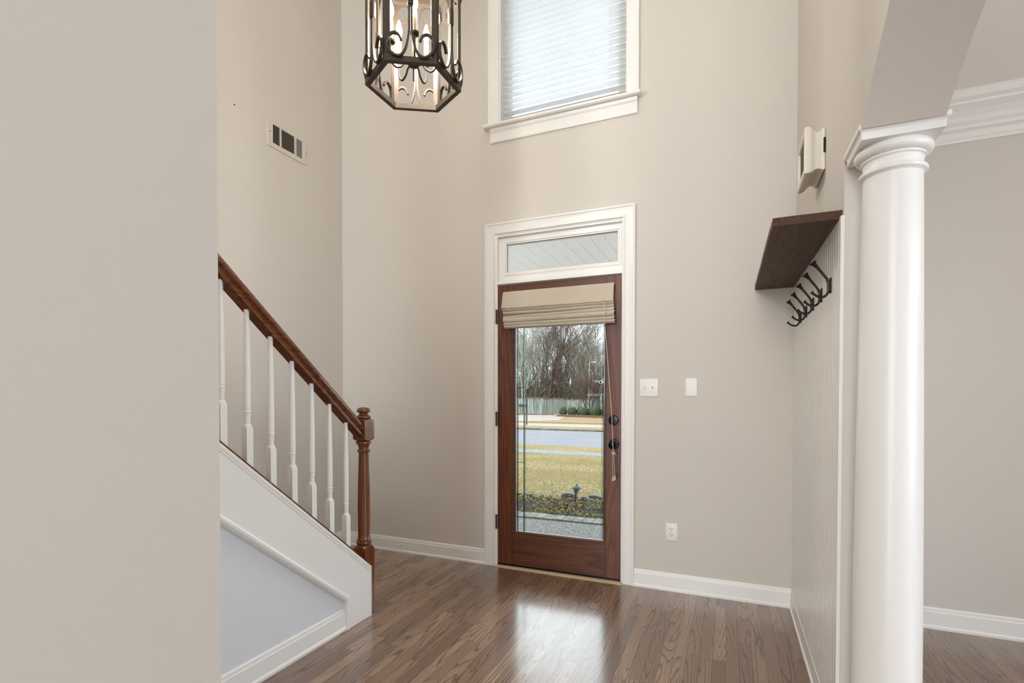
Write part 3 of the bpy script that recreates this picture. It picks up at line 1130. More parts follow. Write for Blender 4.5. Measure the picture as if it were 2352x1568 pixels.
# ------------------------------------------------------------------ coat shelf and hooks
def shear_z(bm_, y0, s_):
    for v in bm_.verts:
        v.co.z += (v.co.y - y0) * s_
    return bm_
bm = bx(nb(), 0.143, XR - 0.0006, 2.080, D - 0.001, 1.849, 1.878)
bmesh.ops.subdivide_edges(bm, edges=list(bm.edges), cuts=6, use_grid_fill=True)
for v in bm.verts:
    nn = noise.noise(v.co * 9)
    if v.co.x < 0.2:
        v.co.x += nn * 0.002
    if v.co.y < 2.1:
        v.co.y += nn * 0.002
shear_z(bm, 2.08, 0.018)
tag(obj('coat_shelf', bm, M['shelf'], None), 'dark rustic wooden shelf board above the coat hooks', 'shelf')

def make_hook():
    y = 0
    x = XR
    t_ = thing('coat_hook', (x - 0.008, 0, 1.648), 'placeholder', 'coat hook', 'coat hooks on the beadboard')
    bm_ = nb()
    prof = [(-0.0105, 0.026), (0, 0.032), (0.0105, 0.026), (0.0105, -0.022), (0, -0.028), (-0.0105, -0.022)]
    lo = [bm_.verts.new((x - 0.0085, a, 1.648 + b)) for a, b in prof]
    hi = [bm_.verts.new((x - 0.0135, a * 0.85, 1.648 + b * 0.93)) for a, b in prof]
    bm_.faces.new(lo); bm_.faces.new(hi[::-1])
    for k_ in range(6):
        bm_.faces.new((lo[k_], lo[(k_ + 1) % 6], hi[(k_ + 1) % 6], hi[k_]))
    obj('back_plate', bm_, M['hook'], t_)
    bm_ = bbox_b(x - 0.022, x - 0.012, -0.006, 0.006, 1.626, 1.672, 0.002)
    P = [(x - 0.018, 0, 1.660), (x - 0.022, 0, 1.675), (x - 0.036, 0, 1.696), (x - 0.052, 0, 1.718), (x - 0.062, 0, 1.731), (x - 0.068, 0, 1.738), (x - 0.070, 0, 1.7405)]
    tube(bm_, P, [0.0050, 0.0048, 0.0046, 0.0050, 0.0075, 0.0125, 0.0125], 12)
    obj('upper_prong', bm_, M['hook'], t_, True)
    bm_ = nb()
    P = catmull([(x - 0.017, 0, 1.640), (x - 0.019, 0, 1.622), (x - 0.030, 0, 1.610), (x - 0.048, 0, 1.611), (x - 0.062, 0, 1.620), (x - 0.070, 0, 1.628), (x - 0.0715, 0, 1.6295)], 4)
    n_ = len(P)
    rr = [0.0046] * (n_ - 6) + [0.0052, 0.0062, 0.0078, 0.0096, 0.0112, 0.0112]
    tube(bm_, P, rr[:n_], 12)
    obj('lower_prong', bm_, M['hook'], t_, True)
    return t_


hook = make_hook()
hl = ['black coat hook nearest the column', 'black coat hook second from the column', 'middle of the five black coat hooks under the shelf',
      'black coat hook second from the front wall corner', 'black coat hook nearest the front wall corner']
for i, y in enumerate((2.228, 2.430, 2.648, 2.862, 3.070)):
    o = hook if i == 0 else copy_tree(hook)
    o.location.y = y
    o['label'] = hl[i]

# ------------------------------------------------------------------ door chime box
cb = thing('chime_box', (XR, 2.535, 2.152), 'small white moulded chime box high above the dark shelf', 'door chime')
def ring_loft(bm_, levels, yc_, zc_, cap0=True, cap1=True):
    rings = []
    for x, hy, hz in levels:
        rings.append([bm_.verts.new((x, yc_ + a * hy, zc_ + b * hz)) for a, b in ((-1, -1), (1, -1), (1, 1), (-1, 1))])
    for i in range(len(rings) - 1):
        for j in range(4):
            k_ = (j + 1) % 4
            bm_.faces.new((rings[i][j], rings[i][k_], rings[i + 1][k_], rings[i + 1][j]))
    if cap0:
        bm_.faces.new(rings[0])
    if cap1:
        bm_.faces.new(rings[-1][::-1])
bm = nb()
yc_, zc_ = 2.532, 2.242
lv = [(XR - 0.001, 0.100, 0.080), (XR - 0.006, 0.104, 0.084), (XR - 0.010, 0.104, 0.084)]
for k_ in range(8):
    a = k_ / 7
    lv.append((XR - 0.010 - 0.040 * a, 0.104 - 0.012 * math.sin(math.pi * a) + 0.004 * a, 0.084 - 0.012 * math.sin(math.pi * a) + 0.004 * a))
lv += [(XR - 0.052, 0.112, 0.090), (XR - 0.058, 0.112, 0.090), (XR - 0.059, 0.115, 0.093), (XR - 0.073, 0.116, 0.094), (XR - 0.077, 0.112, 0.090),
       (XR - 0.077, 0.092, 0.070), (XR - 0.072, 0.088, 0.066), (XR - 0.060, 0.086, 0.064)]
ring_loft(bm, lv, yc_, zc_)
obj('housing', bm, mat_plain('ivory_housing', rgb(226, 220, 208), 0.5), cb)
bm = bx(nb(), XR - 0.068, XR - 0.0602, yc_ - 0.085, yc_ + 0.085, zc_ - 0.063, zc_ + 0.063)
obj('grille', bm, mat_wood('dark_grille', rgb(20, 12, 10), rgb(52, 32, 24), rgb(90, 60, 48), 'Z', 2, 0.6), cb, label='dark reddish front panel')
bm = bx(nb(), XR - 0.009, XR - 0.0005, yc_ - 0.1052, yc_ - 0.09, zc_ - 0.015, zc_ + 0.045)
obj('side_notch', bm, M['dark'], cb)

# ------------------------------------------------------------------ column
CX, CY = 0.461, 1.930
cl = thing('column', (CX, CY, 0), 'round white classical column standing under the arch end', 'column')
bm = nb()
prof = []
for i in range(25):
    z = 0.16 + (1.915 - 0.16) * i / 24
    tt = (z - 0.16) / 1.755
    prof.append((0.0905 - 0.0145 * tt ** 1.6, z))
lathe(bm, prof, CX, CY, 64)
obj('shaft', bm, M['trim'], cl, True)
bm = nb()
cap = [(0.070, 1.905), (0.077, 1.910), (0.080, 1.912)]
for k_ in range(9):
    a = -math.pi / 2 + math.pi * k_ / 8
    cap.append((0.080 + 0.0075 * math.cos(a), 1.9215 + 0.0085 * math.sin(a)))
cap += [(0.0775, 1.931), (0.0765, 1.936), (0.0765, 1.955), (0.0785, 1.957), (0.083, 1.958), (0.083, 1.963), (0.080, 1.964)]
for k_ in range(9):
    a = -math.pi / 2 + (math.pi * 0.85) * k_ / 8
    cap.append((0.081 + 0.019 * math.cos(a), 1.983 + 0.0175 * math.sin(a)))
cap += [(0.088, 2.0005), (0.05, 2.0008)]
lathe(bm, cap, CX, CY, 64)
obj('capital', bm, M['trim'], cl, True, angle=30)
bm = nb()
def sq_loft(levels, cx_, cy_):
    rings = []
    for h_, z in levels:
        rings.append([bm.verts.new((cx_ + a * h_, cy_ + b * h_, z)) for a, b in ((-1, -1), (1, -1), (1, 1), (-1, 1))])
    for i in range(len(rings) - 1):
        for j in range(4):
            k_ = (j + 1) % 4
            bm.faces.new((rings[i][j], rings[i][k_], rings[i + 1][k_], rings[i + 1][j]))
    bm.faces.new(rings[0][::-1]); bm.faces.new(rings[-1])
sq_loft([(0.101, 2.000), (0.101, 2.016), (0.102, 2.020), (0.104, 2.023), (0.108, 2.026), (0.110, 2.029), (0.110, 2.041)], CX, CY)
obj('abacus', bm, M['trim'], cl)
bm = nb()
lathe(bm, [(0.128, 0.05), (0.132, 0.06), (0.135, 0.075), (0.132, 0.09), (0.122, 0.10), (0.108, 0.105), (0.100, 0.115), (0.108, 0.125), (0.112, 0.135), (0.108, 0.147), (0.095, 0.155), (0.092, 0.165)], CX, CY, 64)
obj('base_torus', bm, M['trim'], cl, True)
bm = nb()
sq_loft([(0.140, 0.0), (0.140, 0.05)], CX, CY)
obj('plinth', bm, M['trim'], cl)
# twin column at the near end of the arch (outside the frame)
o = copy_tree(cl)
o.location = (CX, 2 * arch_c - CY, 0)
o['label'] = 'matching white column at the near end of the arch'

# ------------------------------------------------------------------ staircase
SL = 0.82
def knee_z(y):
    return 0.277 + (2.345 - y) * 0.83
bm = nb()
# drywall core of the knee wall
YK0, YK1 = YN, 2.345
core = [(YK0, 0), (YK1 - 0.02, 0), (YK1 - 0.02, knee_z(YK1 - 0.02) - 0.03), (YK0, knee_z(YK0) - 0.03)]
lo = [bm.verts.new((XK - 0.020, y, z)) for y, z in core]
hi = [bm.verts.new((XK - 0.094, y, z)) for y, z in core]
bm.faces.new(lo); bm.faces.new(hi[::-1])
for k_ in range(4):
    bm.faces.new((lo[k_], lo[(k_ + 1) % 4], hi[(k_ + 1) % 4], hi[k_]))
struct(obj('wall_stair_knee', bm, mat_paint('knee_wall_cool_lit_paint', rgb(222, 226, 230))), 'painted triangular wall below the stair skirt board', 'wall')  # beige drywall; the cool light falling on it is put into this colour
# skirt board
bm = nb()
def lower(y):
    return 0.173 + (2.153 - y) * 0.802
sk = [(2.153, 0.0), (YK1, 0.0), (YK1, knee_z(YK1)), (YK0, knee_z(YK0)), (YK0, lower(YK0)), (2.153, lower(2.153))]
lo = [bm.verts.new((XK, y, z)) for y, z in sk]
hi = [bm.verts.new((XK - 0.0195, y, z)) for y, z in sk]
bm.faces.new(lo); bm.faces.new(hi[::-1])
for k_ in range(6):
    bm.faces.new((lo[k_], lo[(k_ + 1) % 6], hi[(k_ + 1) % 6], hi[k_]))
# bead along the top and end
nrm = Vector((0, 0.83, 1)).normalized()
a0, a1 = Vector((XK, YK0, knee_z(YK0))), Vector((XK, YK1, knee_z(YK1)))
straight(bm, [(-0.001, 0.0), (0.004, 0.0), (0.005, -0.006), (0.004, -0.014), (0.0015, -0.017), (0.003, -0.021), (0.001, -0.026), (-0.001, -0.026)], a0, a1, (1, 0, 0), nrm)
straight(bm, [(-0.001, 0.0), (0.002, 0.0), (0.002, -0.005), (-0.001, -0.006)], (XK, YK1, 0.0), (XK, YK1, knee_z(YK1)), (1, 0, 0), (0, 1, 0))
struct(obj('trim_3', bm, M['trim']), 'white sloping skirt board under the balusters', 'skirt board')
bm = nb()
mp = [(-0.019, -0.004), (0.002, -0.004), (0.008, -0.001), (0.011, -0.008), (0.010, -0.018), (0.004, -0.026), (-0.006, -0.031), (-0.019, -0.033)]
nl = Vector((0, 0.802, 1)).normalized()
straight(bm, mp, (XK, YK0, lower(YK0)), (XK, 2.150, lower(2.150)), (1, 0, 0), nl)
straight(bm, [(-0.019, 0), (0.006, 0), (0.007, -0.006), (0.002, -0.014), (-0.010, -0.020), (-0.019, -0.020)], (XK, 2.156, 0), (XK, 2.156, lower(2.15) + 0.004), (1, 0, 0), (0, 1, 0))
struct(obj('trim_4', bm, M['trim']), 'white moulding along the lower edge of the skirt board', 'moulding')
bm = straight(nb(), base_prof, (XK - 0.020, YK0, 0), (XK - 0.020, 2.140, 0), (1, 0, 0), (0, 0, 1))
struct(obj('baseboard_stair', bm, M['trim']), 'white baseboard under the stair skirt', 'baseboard')
# cap on the knee wall
bm = nb()
prc = [(-0.004, -0.001), (0.002, -0.001), (0.002, 0.008), (-0.004, 0.011), (-0.094, 0.011), (-0.098, 0.006), (-0.098, -0.001)]
straight(bm, prc, a0, Vector((XK, 2.304, knee_z(2.304))), (1, 0, 0), nrm)
struct(obj('trim_5', bm, M['oaky']), 'thin brown wooden cap on the sloping stair wall', 'cap')
# stairs behind
st = thing('staircase', (-2.40, 2.30, 0), 'brown wooden stair treads behind the balusters', 'stairs', None, 'structure')
XS0, XS1 = XL + 0.001, XK - 0.096
i = 0
y = 2.30
while True:
    z = 0.188 * (i + 1)
    y0 = max(y - 0.229, YN + 0.0)
    bm = bx(nb(), XS0, XS1, YN + 0.0, y - 0.020, z - 0.188, z - 0.026)
    obj('riser', bm, M['trim'], st)
    bm = bx(nb(), XS0, XS1, y0 - 0.02, y + 0.004, z - 0.026, z)
    obj('tread', bevel(bm, 0.006), M['oak'], st)
    y -= 0.229
    i += 1
    if y < YN + 0.15:
        break

# newel post
NX, NY = -1.896, 2.344
H = 0.0412
nw = thing('newel_post', (NX, NY, 0), 'turned brown oak newel post at the foot of the stairs', 'newel post')
bm = nb()
def sq(bm_, levels, cx_=NX, cy_=NY):
    rings = []
    for h_, z in levels:
        rings.append([bm_.verts.new((cx_ + a * h_, cy_ + b * h_, z)) for a, b in ((-1, -1), (1, -1), (1, 1), (-1, 1))])
    for i in range(len(rings) - 1):
        for j in range(4):
            k_ = (j + 1) % 4
            bm_.faces.new((rings[i][j], rings[i][k_], rings[i + 1][k_], rings[i + 1][j]))
    bm_.faces.new(rings[0][::-1]); bm_.faces.new(rings[-1])
# square stock with dropped round shoulders: intersection-like shape
def chamfer_block(bm_, z0, z1, cx_, cy_, h, sh, top=True, bot=True, nseg=8):
    """square block whose ends are turned to a round shoulder"""
    N = 32
    rings = []
    zs = []
    lv = []
    if bot:
        for k_ in range(nseg + 1):
            a = k_ / nseg
            lv.append((z0 + sh * a, a))
    else:
        lv.append((z0, 1.0))
    if top:
        for k_ in range(nseg + 1):
            a = 1 - k_ / nseg
            lv.append((z1 - sh * a, a))
    else:
        lv.append((z1, 1.0))
    for z, a in lv:
        rr = h * (0.80 + 0.6143 * math.sin(a * math.pi / 2))      # grows from .8h to beyond the corner radius
        ring = []
        for k_ in range(N):
            th = 2 * math.pi * k_ / N + math.pi / 4
            c_, s_ = math.cos(th), math.sin(th)
            rsq = h / max(abs(c_), abs(s_))
            r_ = min(rr, rsq)
            ring.append(bm_.verts.new((cx_ + r_ * c_, cy_ + r_ * s_, z)))
        rings.append(ring)
    for i in range(len(rings) - 1):
        for j in range(N):
            k_ = (j + 1) % N
            bm_.faces.new((rings[i][j], rings[i][k_], rings[i + 1][k_], rings[i + 1][j]))
    bm_.faces.new(rings[0][::-1]); bm_.faces.new(rings[-1])
bm = nb()
chamfer_block(bm, 0.0, 0.400, NX, NY, H, 0.03, True, False)
obj('lower_block', bm, M['oak'], nw, True, angle=25)
bm = nb()
sh = [(0.030, 0.395), (0.034, 0.400), (0.041, 0.404), (0.043, 0.411), (0.041, 0.418), (0.035, 0.421), (0.037, 0.426), (0.035, 0.432), (0.033, 0.437), (0.0325, 0.46),
      (0.034, 0.55), (0.0345, 0.62), (0.033, 0.72), (0.030, 0.82), (0.0275, 0.915), (0.028, 0.921), (0.034, 0.923), (0.0365, 0.929), (0.034, 0.935), (0.028, 0.938),
      (0.0275, 0.943), (0.030, 0.955), (0.035, 0.966), (0.036, 0.968), (0.042, 0.970), (0.0435, 0.976), (0.041, 0.983), (0.034, 0.985), (0.030, 0.986)]
lathe(bm, sh, NX, NY, 40)
obj('turned_shaft', bm, M['oak'], nw, True, angle=35)
bm = nb()
chamfer_block(bm, 0.984, 1.112, NX, NY, H, 0.016)
obj('upper_block', bm, M['oak'], nw, True, angle=25)
bm = nb()
kn = [(0.033, 1.110), (0.038, 1.113), (0.041, 1.117), (0.041, 1.122), (0.037, 1.126), (0.030, 1.130), (0.025, 1.136), (0.0245, 1.142), (0.028, 1.146), (0.036, 1.148), (0.038, 1.152),
      (0.0375, 1.158), (0.034, 1.165), (0.027, 1.171), (0.016, 1.1745), (0.003, 1.1755)]
lathe(bm, kn, NX, NY, 40)
obj('finial', bm, M['oak'], nw, True, angle=35)

# handrail
hr = thing('handrail', (NX, 2.30, 1.0), 'brown oak handrail sloping down to the newel post', 'handrail')
rail_prof = [(-0.029, 0.0), (-0.0145, 0.0), (-0.0145, 0.006), (0.0145, 0.006), (0.0145, 0.0), (0.029, 0.0), (0.029, 0.012), (0.025, 0.018), (0.022, 0.024), (0.022, 0.029), (0.030, 0.034), (0.033, 0.042), (0.031, 0.052), (0.024, 0.061), (0.010, 0.067),
             (-0.010, 0.067), (-0.024, 0.061), (-0.031, 0.052), (-0.033, 0.042), (-0.030, 0.034), (-0.022, 0.029), (-0.022, 0.024), (-0.025, 0.018), (-0.029, 0.012)]
def rail_bot(y):
    return 1.713 - (y - 1.46) * 0.822 - 0.010
rn = Vector((0, 0.822, 1)).normalized()
# plumb-cut ends: offset measured vertically
vs = 1 / rn.z
bm = nb()
straight(bm, [(a, b * vs) for a, b in rail_prof], (NX, YN + 0.001, rail_bot(YN)), (NX, NY - H, rail_bot(NY - H)), (1, 0, 0), (0, 0, 1))
obj('rail', bm, M['oaky'], hr, True, angle=28)
bm = nb()
# fillet strip between balusters
straight(bm, [(-0.0143, -0.001), (0.0143, -0.001), (0.0143, 0.006), (-0.0143, 0.006)], (NX, YN + 0.001, rail_bot(YN)), (NX, NY - H, rail_bot(NY - H)), (1, 0, 0), (0, 0, 1))
obj('fillet', bm, M['oaky'], hr)

# balusters
bl_y = [1.457 + 0.1233 * i for i in range(7)]
labels = ['white baluster cut by the near wall edge, highest on the stair', 'white baluster second from the near wall', 'white baluster third from the near wall',
          'middle one of the seven white balusters', 'white baluster third from the newel post', 'white baluster second from the newel post', 'white baluster nearest the newel post']
first = None
for i, y in enumerate(bl_y):
    zb = knee_z(y) + 0.012
    zt = rail_bot(y) + 0.004
    if first is None:
        b_ = thing('baluster', (NX, y, zb), labels[0], 'baluster', 'white balusters of the stair rail')
        bm = nb()
        chamfer_block(bm, zb - 0.022, zb + 0.195, NX, y, 0.0160, 0.026, True, False)
        obj('square_foot', bm, M['trim'], b_, True, angle=25)
        z0 = zb + 0.190
        bm = nb()
        pr = [(0.0115, z0), (0.0118, z0 + 0.004), (0.0135, z0 + 0.009), (0.0125, z0 + 0.014), (0.0122, z0 + 0.020), (0.0135, z0 + 0.036), (0.0145, z0 + 0.046), (0.0125, z0 + 0.048), (0.0125, z0 + 0.051),
              (0.0152, z0 + 0.053), (0.0156, z0 + 0.057), (0.0152, z0 + 0.061), (0.0125, z0 + 0.063), (0.0125, z0 + 0.066), (0.0145, z0 + 0.068), (0.0148, z0 + 0.10), (0.0142, z0 + 0.25), (0.0125, z0 + 0.36), (0.0102, zt)]
        lathe(bm, pr, NX, y, 24)
        obj('turned_spindle', bm, M['trim'], b_, True, angle=35)
        first = b_
        zb0 = zb
    else:
        b_ = copy_tree(first)
        b_.location = (NX, y, zb)
        b_['label'] = labels[i]

# ------------------------------------------------------------------ chandelier
HX, HY, HZ, HR_ = -1.29, 1.943, 2.600, 0.206
ch = thing('chandelier', (HX, HY, 2.6), 'hexagonal wrought iron lantern chandelier with lit candle bulbs', 'chandelier')
def hv(k_, r=HR_):
    a = R(-90 + 60 * k_)
    return Vector((HX + r * math.cos(a), HY + r * math.sin(a), 0))
ZT = 3.115
for z0, z1, nm in ((2.600, 2.622, 'bottom_ring'), (ZT - 0.022, ZT, 'top_ring')):
    bm = nb()
    ro, ri = HR_ + 0.004, HR_ - 0.020
    A = [hv(k_, ro) for k_ in range(6)]
    B = [hv(k_, ri) for k_ in range(6)]
    va = [[bm.verts.new((p.x, p.y, z)) for p in A] for z in (z0, z1)]
    vb = [[bm.verts.new((p.x, p.y, z)) for p in B] for z in (z0, z1)]
    for k_ in range(6):
        m_ = (k_ + 1) % 6
        bm.faces.new((va[0][k_], va[0][m_], va[1][m_], va[1][k_]))
        bm.faces.new((vb[0][k_], vb[1][k_], vb[1][m_], vb[0][m_]))
        bm.faces.new((va[0][k_], vb[0][k_], vb[0][m_], va[0][m_]))
        bm.faces.new((va[1][k_], va[1][m_], vb[1][m_], vb[1][k_]))
    obj(nm, bm, M['iron'], ch)
for k_ in range(6):
    # angle-iron corner upright
    p = hv(k_, HR_ + 0.002)
    d1 = (hv((k_ + 1) % 6) - hv(k_)).normalized()
    d2 = (hv((k_ - 1) % 6) - hv(k_)).normalized()
    bm = nb()
    wv, tt = 0.0205, 0.0035
    n_in = (Vector((HX, HY, 0)) - Vector((p.x, p.y, 0))).normalized()
    sec = [p, p + d1 * wv, p + d1 * wv + n_in * tt, p + n_in * tt * 1.2, p + d2 * wv + n_in * tt, p + d2 * wv]
    lo = [bm.verts.new((q.x, q.y, 2.606)) for q in sec]
    hi = [bm.verts.new((q.x, q.y, ZT - 0.004)) for q in sec]
    bm.faces.new(lo[::-1]); bm.faces.new(hi)
    for j in range(6):
        m_ = (j + 1) % 6
        bm.faces.new((lo[j], lo[m_], hi[m_], hi[j]))
    obj('corner_upright', bm, M['iron'], ch)
for k_ in range(6):
    a, b = hv(k_), hv((k_ + 1) % 6)
    mid = (a + b) / 2
    u = (b - a).normalized()
    out = (mid - Vector((HX, HY, 0))).normalized()
    mid = mid + out * 0.010
    for s_ in (1, -1):
        prof2 = [(0.0052, 2.860), (0.0052, 2.76), (0.0062, 2.715), (0.0125, 2.675), (0.024, 2.640), (0.044, 2.618), (0.068, 2.621), (0.088, 2.640), (0.095, 2.668), (0.086, 2.696), (0.066, 2.709), (0.048, 2.700), (0.038, 2.679)]
        full = [(x_, z_) for x_, z_ in prof2]
        mir = [(x_, 2.8575 * 2 - z_) for x_, z_ in prof2[1:]][::-1]
        pts_ = [mid + u * (s_ * x_) + Vector((0, 0, z_)) for x_, z_ in mir + full]
        bm = ribbon(nb(), catmull(pts_, 4), out, 0.012, 0.0082)
        obj('scroll_bar', bm, M['iron'], ch, True, angle=50)
    bm = nb()
    c_ = mid + Vector((0, 0, 0))
    tube(bm, [c_ + Vector((0, 0, 2.824)), c_ + Vector((0, 0, 2.828)), c_ + Vector((0, 0, 2.887)), c_ + Vector((0, 0, 2.891))], [0.0115, 0.0125, 0.0125, 0.0115], 14)
    obj('collar', bm, M['iron'], ch, True)
# centre stem, arms, candles
bm = nb()
lathe(bm, [(0.003, 2.632), (0.004, 2.640), (0.0032, 2.645), (0.0034, 2.690), (0.012, 2.693), (0.022, 2.698), (0.029, 2.708), (0.030, 2.716), (0.020, 2.722), (0.008, 2.730), (0.006, 2.80), (0.006, 3.30)], HX, HY, 20)
obj('centre_stem', bm, M['iron'], ch, True)
candle_spots = []
for k_ in range(5):
    a = R(-90 + 36 + 72 * k_)
    d = Vector((math.cos(a), math.sin(a), 0))
    c_ = Vector((HX, HY, 0))
    bm = nb()
    P = catmull([c_ + d * 0.020 + Vector((0, 0, 2.712)), c_ + d * 0.040 + Vector((0, 0, 2.704)), c_ + d * 0.055 + Vector((0, 0, 2.680)), c_ + d * 0.080 + Vector((0, 0, 2.668)), c_ + d * 0.102 + Vector((0, 0, 2.690)), c_ + d * 0.104 + Vector((0, 0, 2.740)), c_ + d * 0.104 + Vector((0, 0, 2.765))], 5)
    tube(bm, P, 0.0042, 8)
    obj('arm', bm, M['iron'], ch, True)
    q = c_ + d * 0.104
    bm = nb()
    lathe(bm, [(0.006, 2.760), (0.019, 2.765), (0.021, 2.772), (0.015, 2.774), (0.005, 2.775)], q.x, q.y, 18)
    obj('drip_pan', bm, M['iron'], ch, True)
    bm = nb()
    lathe(bm, [(0.0095, 2.774), (0.0105, 2.776), (0.0105, 2.862), (0.006, 2.866)], q.x, q.y, 16)
    cn = obj('candle_sleeve', bm, M['candle'], ch, True)
    bm = nb()
    lathe(bm, [(0.005, 2.865), (0.010, 2.874), (0.0145, 2.892), (0.0135, 2.910), (0.008, 2.930), (0.003, 2.945), (0.001, 2.948)], q.x, q.y, 16)
    obj('bulb', bm, M['bulb'], cn, True)
    candle_spots.append((q.x, q.y, 2.905))
bm = nb()
for k_ in range(6):
    p = hv(k_, HR_ - 0.004)
    tube(bm, catmull([(p.x, p.y, ZT), (HX + (p.x - HX) * 0.75, HY + (p.y - HY) * 0.75, ZT + 0.10), (HX + (p.x - HX) * 0.3, HY + (p.y - HY) * 0.3, ZT + 0.16), (HX, HY, ZT + 0.20)], 6), 0.005, 8)
obj('crown_strap', bm, M['iron'], ch, True)
bm = nb()
tube(bm, [(HX, HY, 3.28), (HX, HY, TOP - 0.01)], 0.004, 8)
lathe(bm, [(0.065, TOP - 0.03), (0.065, TOP - 0.001)], HX, HY, 24)
obj('hanging_rod', bm, M['iron'], ch, True)
for p in candle_spots:
    pl = point_light('chandelier_glow', p, 13, (1.0, 0.94, 0.87), 0.03)


# ================================================================== outdoors
def quad_ground(name, pts, z, mat, label, cat, thick=0.1):
    bm_ = nb()
    lo_ = [bm_.verts.new((x, y, (zz if zz is not None else z) - thick)) for x, y, zz in pts]
    hi_ = [bm_.verts.new((x, y, (zz if zz is not None else z))) for x, y, zz in pts]
    bm_.faces.new(hi_)
    bm_.faces.new(lo_[::-1])
    n_ = len(pts)
    for k_ in range(n_):
        bm_.faces.new((lo_[k_], lo_[(k_ + 1) % n_], hi_[(k_ + 1) % n_], hi_[k_]))
    o_ = obj(name, bm_, mat)
    return struct(o_, label, cat)


YO = D + EXT
GZ = -0.60
# porch slab, its paver edge and roof
bm = bx(nb(), -5.0, 3.0, YO - 0.10, 5.07, -0.20, -0.05)
struct(obj('porch_floor', bm, M['agg']), 'speckled exposed aggregate porch slab outside the door', 'porch')
pe = nb()
x = -5.0
while x < 3.0:
    w = 0.098
    j = random.uniform(-0.006, 0.006)
    bx(pe, x, x + w, 5.075 + 0.03 * (x + 1.6) * 0.5 + j, 5.275 + 0.03 * (x + 1.6) * 0.5 + j, -0.16, -0.036 + random.uniform(-0.002, 0.002))
    x += w + 0.006
tag(obj('paver_edging', pe, M['paver']), 'row of pale grey pavers edging the porch outside the glass', 'paving')
bm = nb()
bx(bm, -5.0, 3.0, YO, 6.3, 2.76, 2.80)
struct(obj('porch_ceiling', bm, M['porchceil']), 'white boarded porch ceiling seen through the transom', 'porch ceiling')
bm = nb()
for i in range(60):
    x = -5.0 + i * 0.135
    bx(bm, x, x + 0.129, YO + 0.002, 6.3, 2.750, 2.7605)
struct(obj('porch_ceiling_boards', bm, M['porchceil']), 'white boards of the porch ceiling', 'porch ceiling')
bm = nb()
bx(bm, -5.1, 3.1, 6.3, 6.5, 2.74, 2.95)
struct(obj('porch_beam', bm, M['extwhite']), 'white beam at the porch edge', 'beam')

# mulch bed and lawn
bm = nb()
N = 26
vs = []
for i in range(N + 1):
    row = []
    for j in range(9):
        x = -6 + 8.0 * i / N
        y = 5.26 + 0.05 * j * 4.2 * 1.0
        z = -0.17 + noise.noise(Vector((x * 2.2, y * 2.2, 0))) * 0.03 - (0.03 if j == 8 else 0)
        row.append(bm.verts.new((x, y, z)))
    vs.append(row)
for i in range(N):
    for j in range(8):
        bm.faces.new((vs[i][j], vs[i + 1][j], vs[i + 1][j + 1], vs[i][j + 1]))
struct(obj('mulch_bed', bm, M['soil'], None, True), 'dark mulch planting bed beyond the porch', 'planting bed')
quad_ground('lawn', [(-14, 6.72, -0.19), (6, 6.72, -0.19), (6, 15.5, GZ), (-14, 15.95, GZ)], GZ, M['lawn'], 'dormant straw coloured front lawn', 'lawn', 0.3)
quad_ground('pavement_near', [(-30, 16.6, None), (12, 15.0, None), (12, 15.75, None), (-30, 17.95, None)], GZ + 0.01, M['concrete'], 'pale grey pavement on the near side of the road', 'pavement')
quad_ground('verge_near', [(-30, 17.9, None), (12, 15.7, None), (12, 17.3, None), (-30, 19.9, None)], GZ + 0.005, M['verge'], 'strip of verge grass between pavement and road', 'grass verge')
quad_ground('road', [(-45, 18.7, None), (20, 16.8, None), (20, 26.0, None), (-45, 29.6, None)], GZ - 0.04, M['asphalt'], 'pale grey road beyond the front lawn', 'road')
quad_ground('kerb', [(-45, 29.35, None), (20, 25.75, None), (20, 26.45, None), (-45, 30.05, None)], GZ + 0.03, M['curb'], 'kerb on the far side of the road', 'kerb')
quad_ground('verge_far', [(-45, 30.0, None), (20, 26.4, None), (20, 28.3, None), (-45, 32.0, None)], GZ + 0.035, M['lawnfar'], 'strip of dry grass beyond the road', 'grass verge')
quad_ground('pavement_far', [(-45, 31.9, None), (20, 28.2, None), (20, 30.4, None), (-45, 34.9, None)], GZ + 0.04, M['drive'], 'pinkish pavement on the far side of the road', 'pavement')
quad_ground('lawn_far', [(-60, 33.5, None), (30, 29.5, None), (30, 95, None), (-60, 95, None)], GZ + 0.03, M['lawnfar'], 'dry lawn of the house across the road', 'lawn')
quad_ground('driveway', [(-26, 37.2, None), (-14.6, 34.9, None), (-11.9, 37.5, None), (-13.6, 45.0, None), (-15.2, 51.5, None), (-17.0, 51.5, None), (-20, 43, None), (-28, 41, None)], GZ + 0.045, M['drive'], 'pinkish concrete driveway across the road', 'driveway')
bm = bx(nb(), -45, 20, 0, 0.12, 0, 0.06)
for v in bm.verts:
    v.co.y += 34.15 - (v.co.x + 14) * 0.062
    v.co.z += GZ
tag(obj('pavement_edge', bm, M['curb']), 'dark thin edge line in the grass across the road', 'edging')

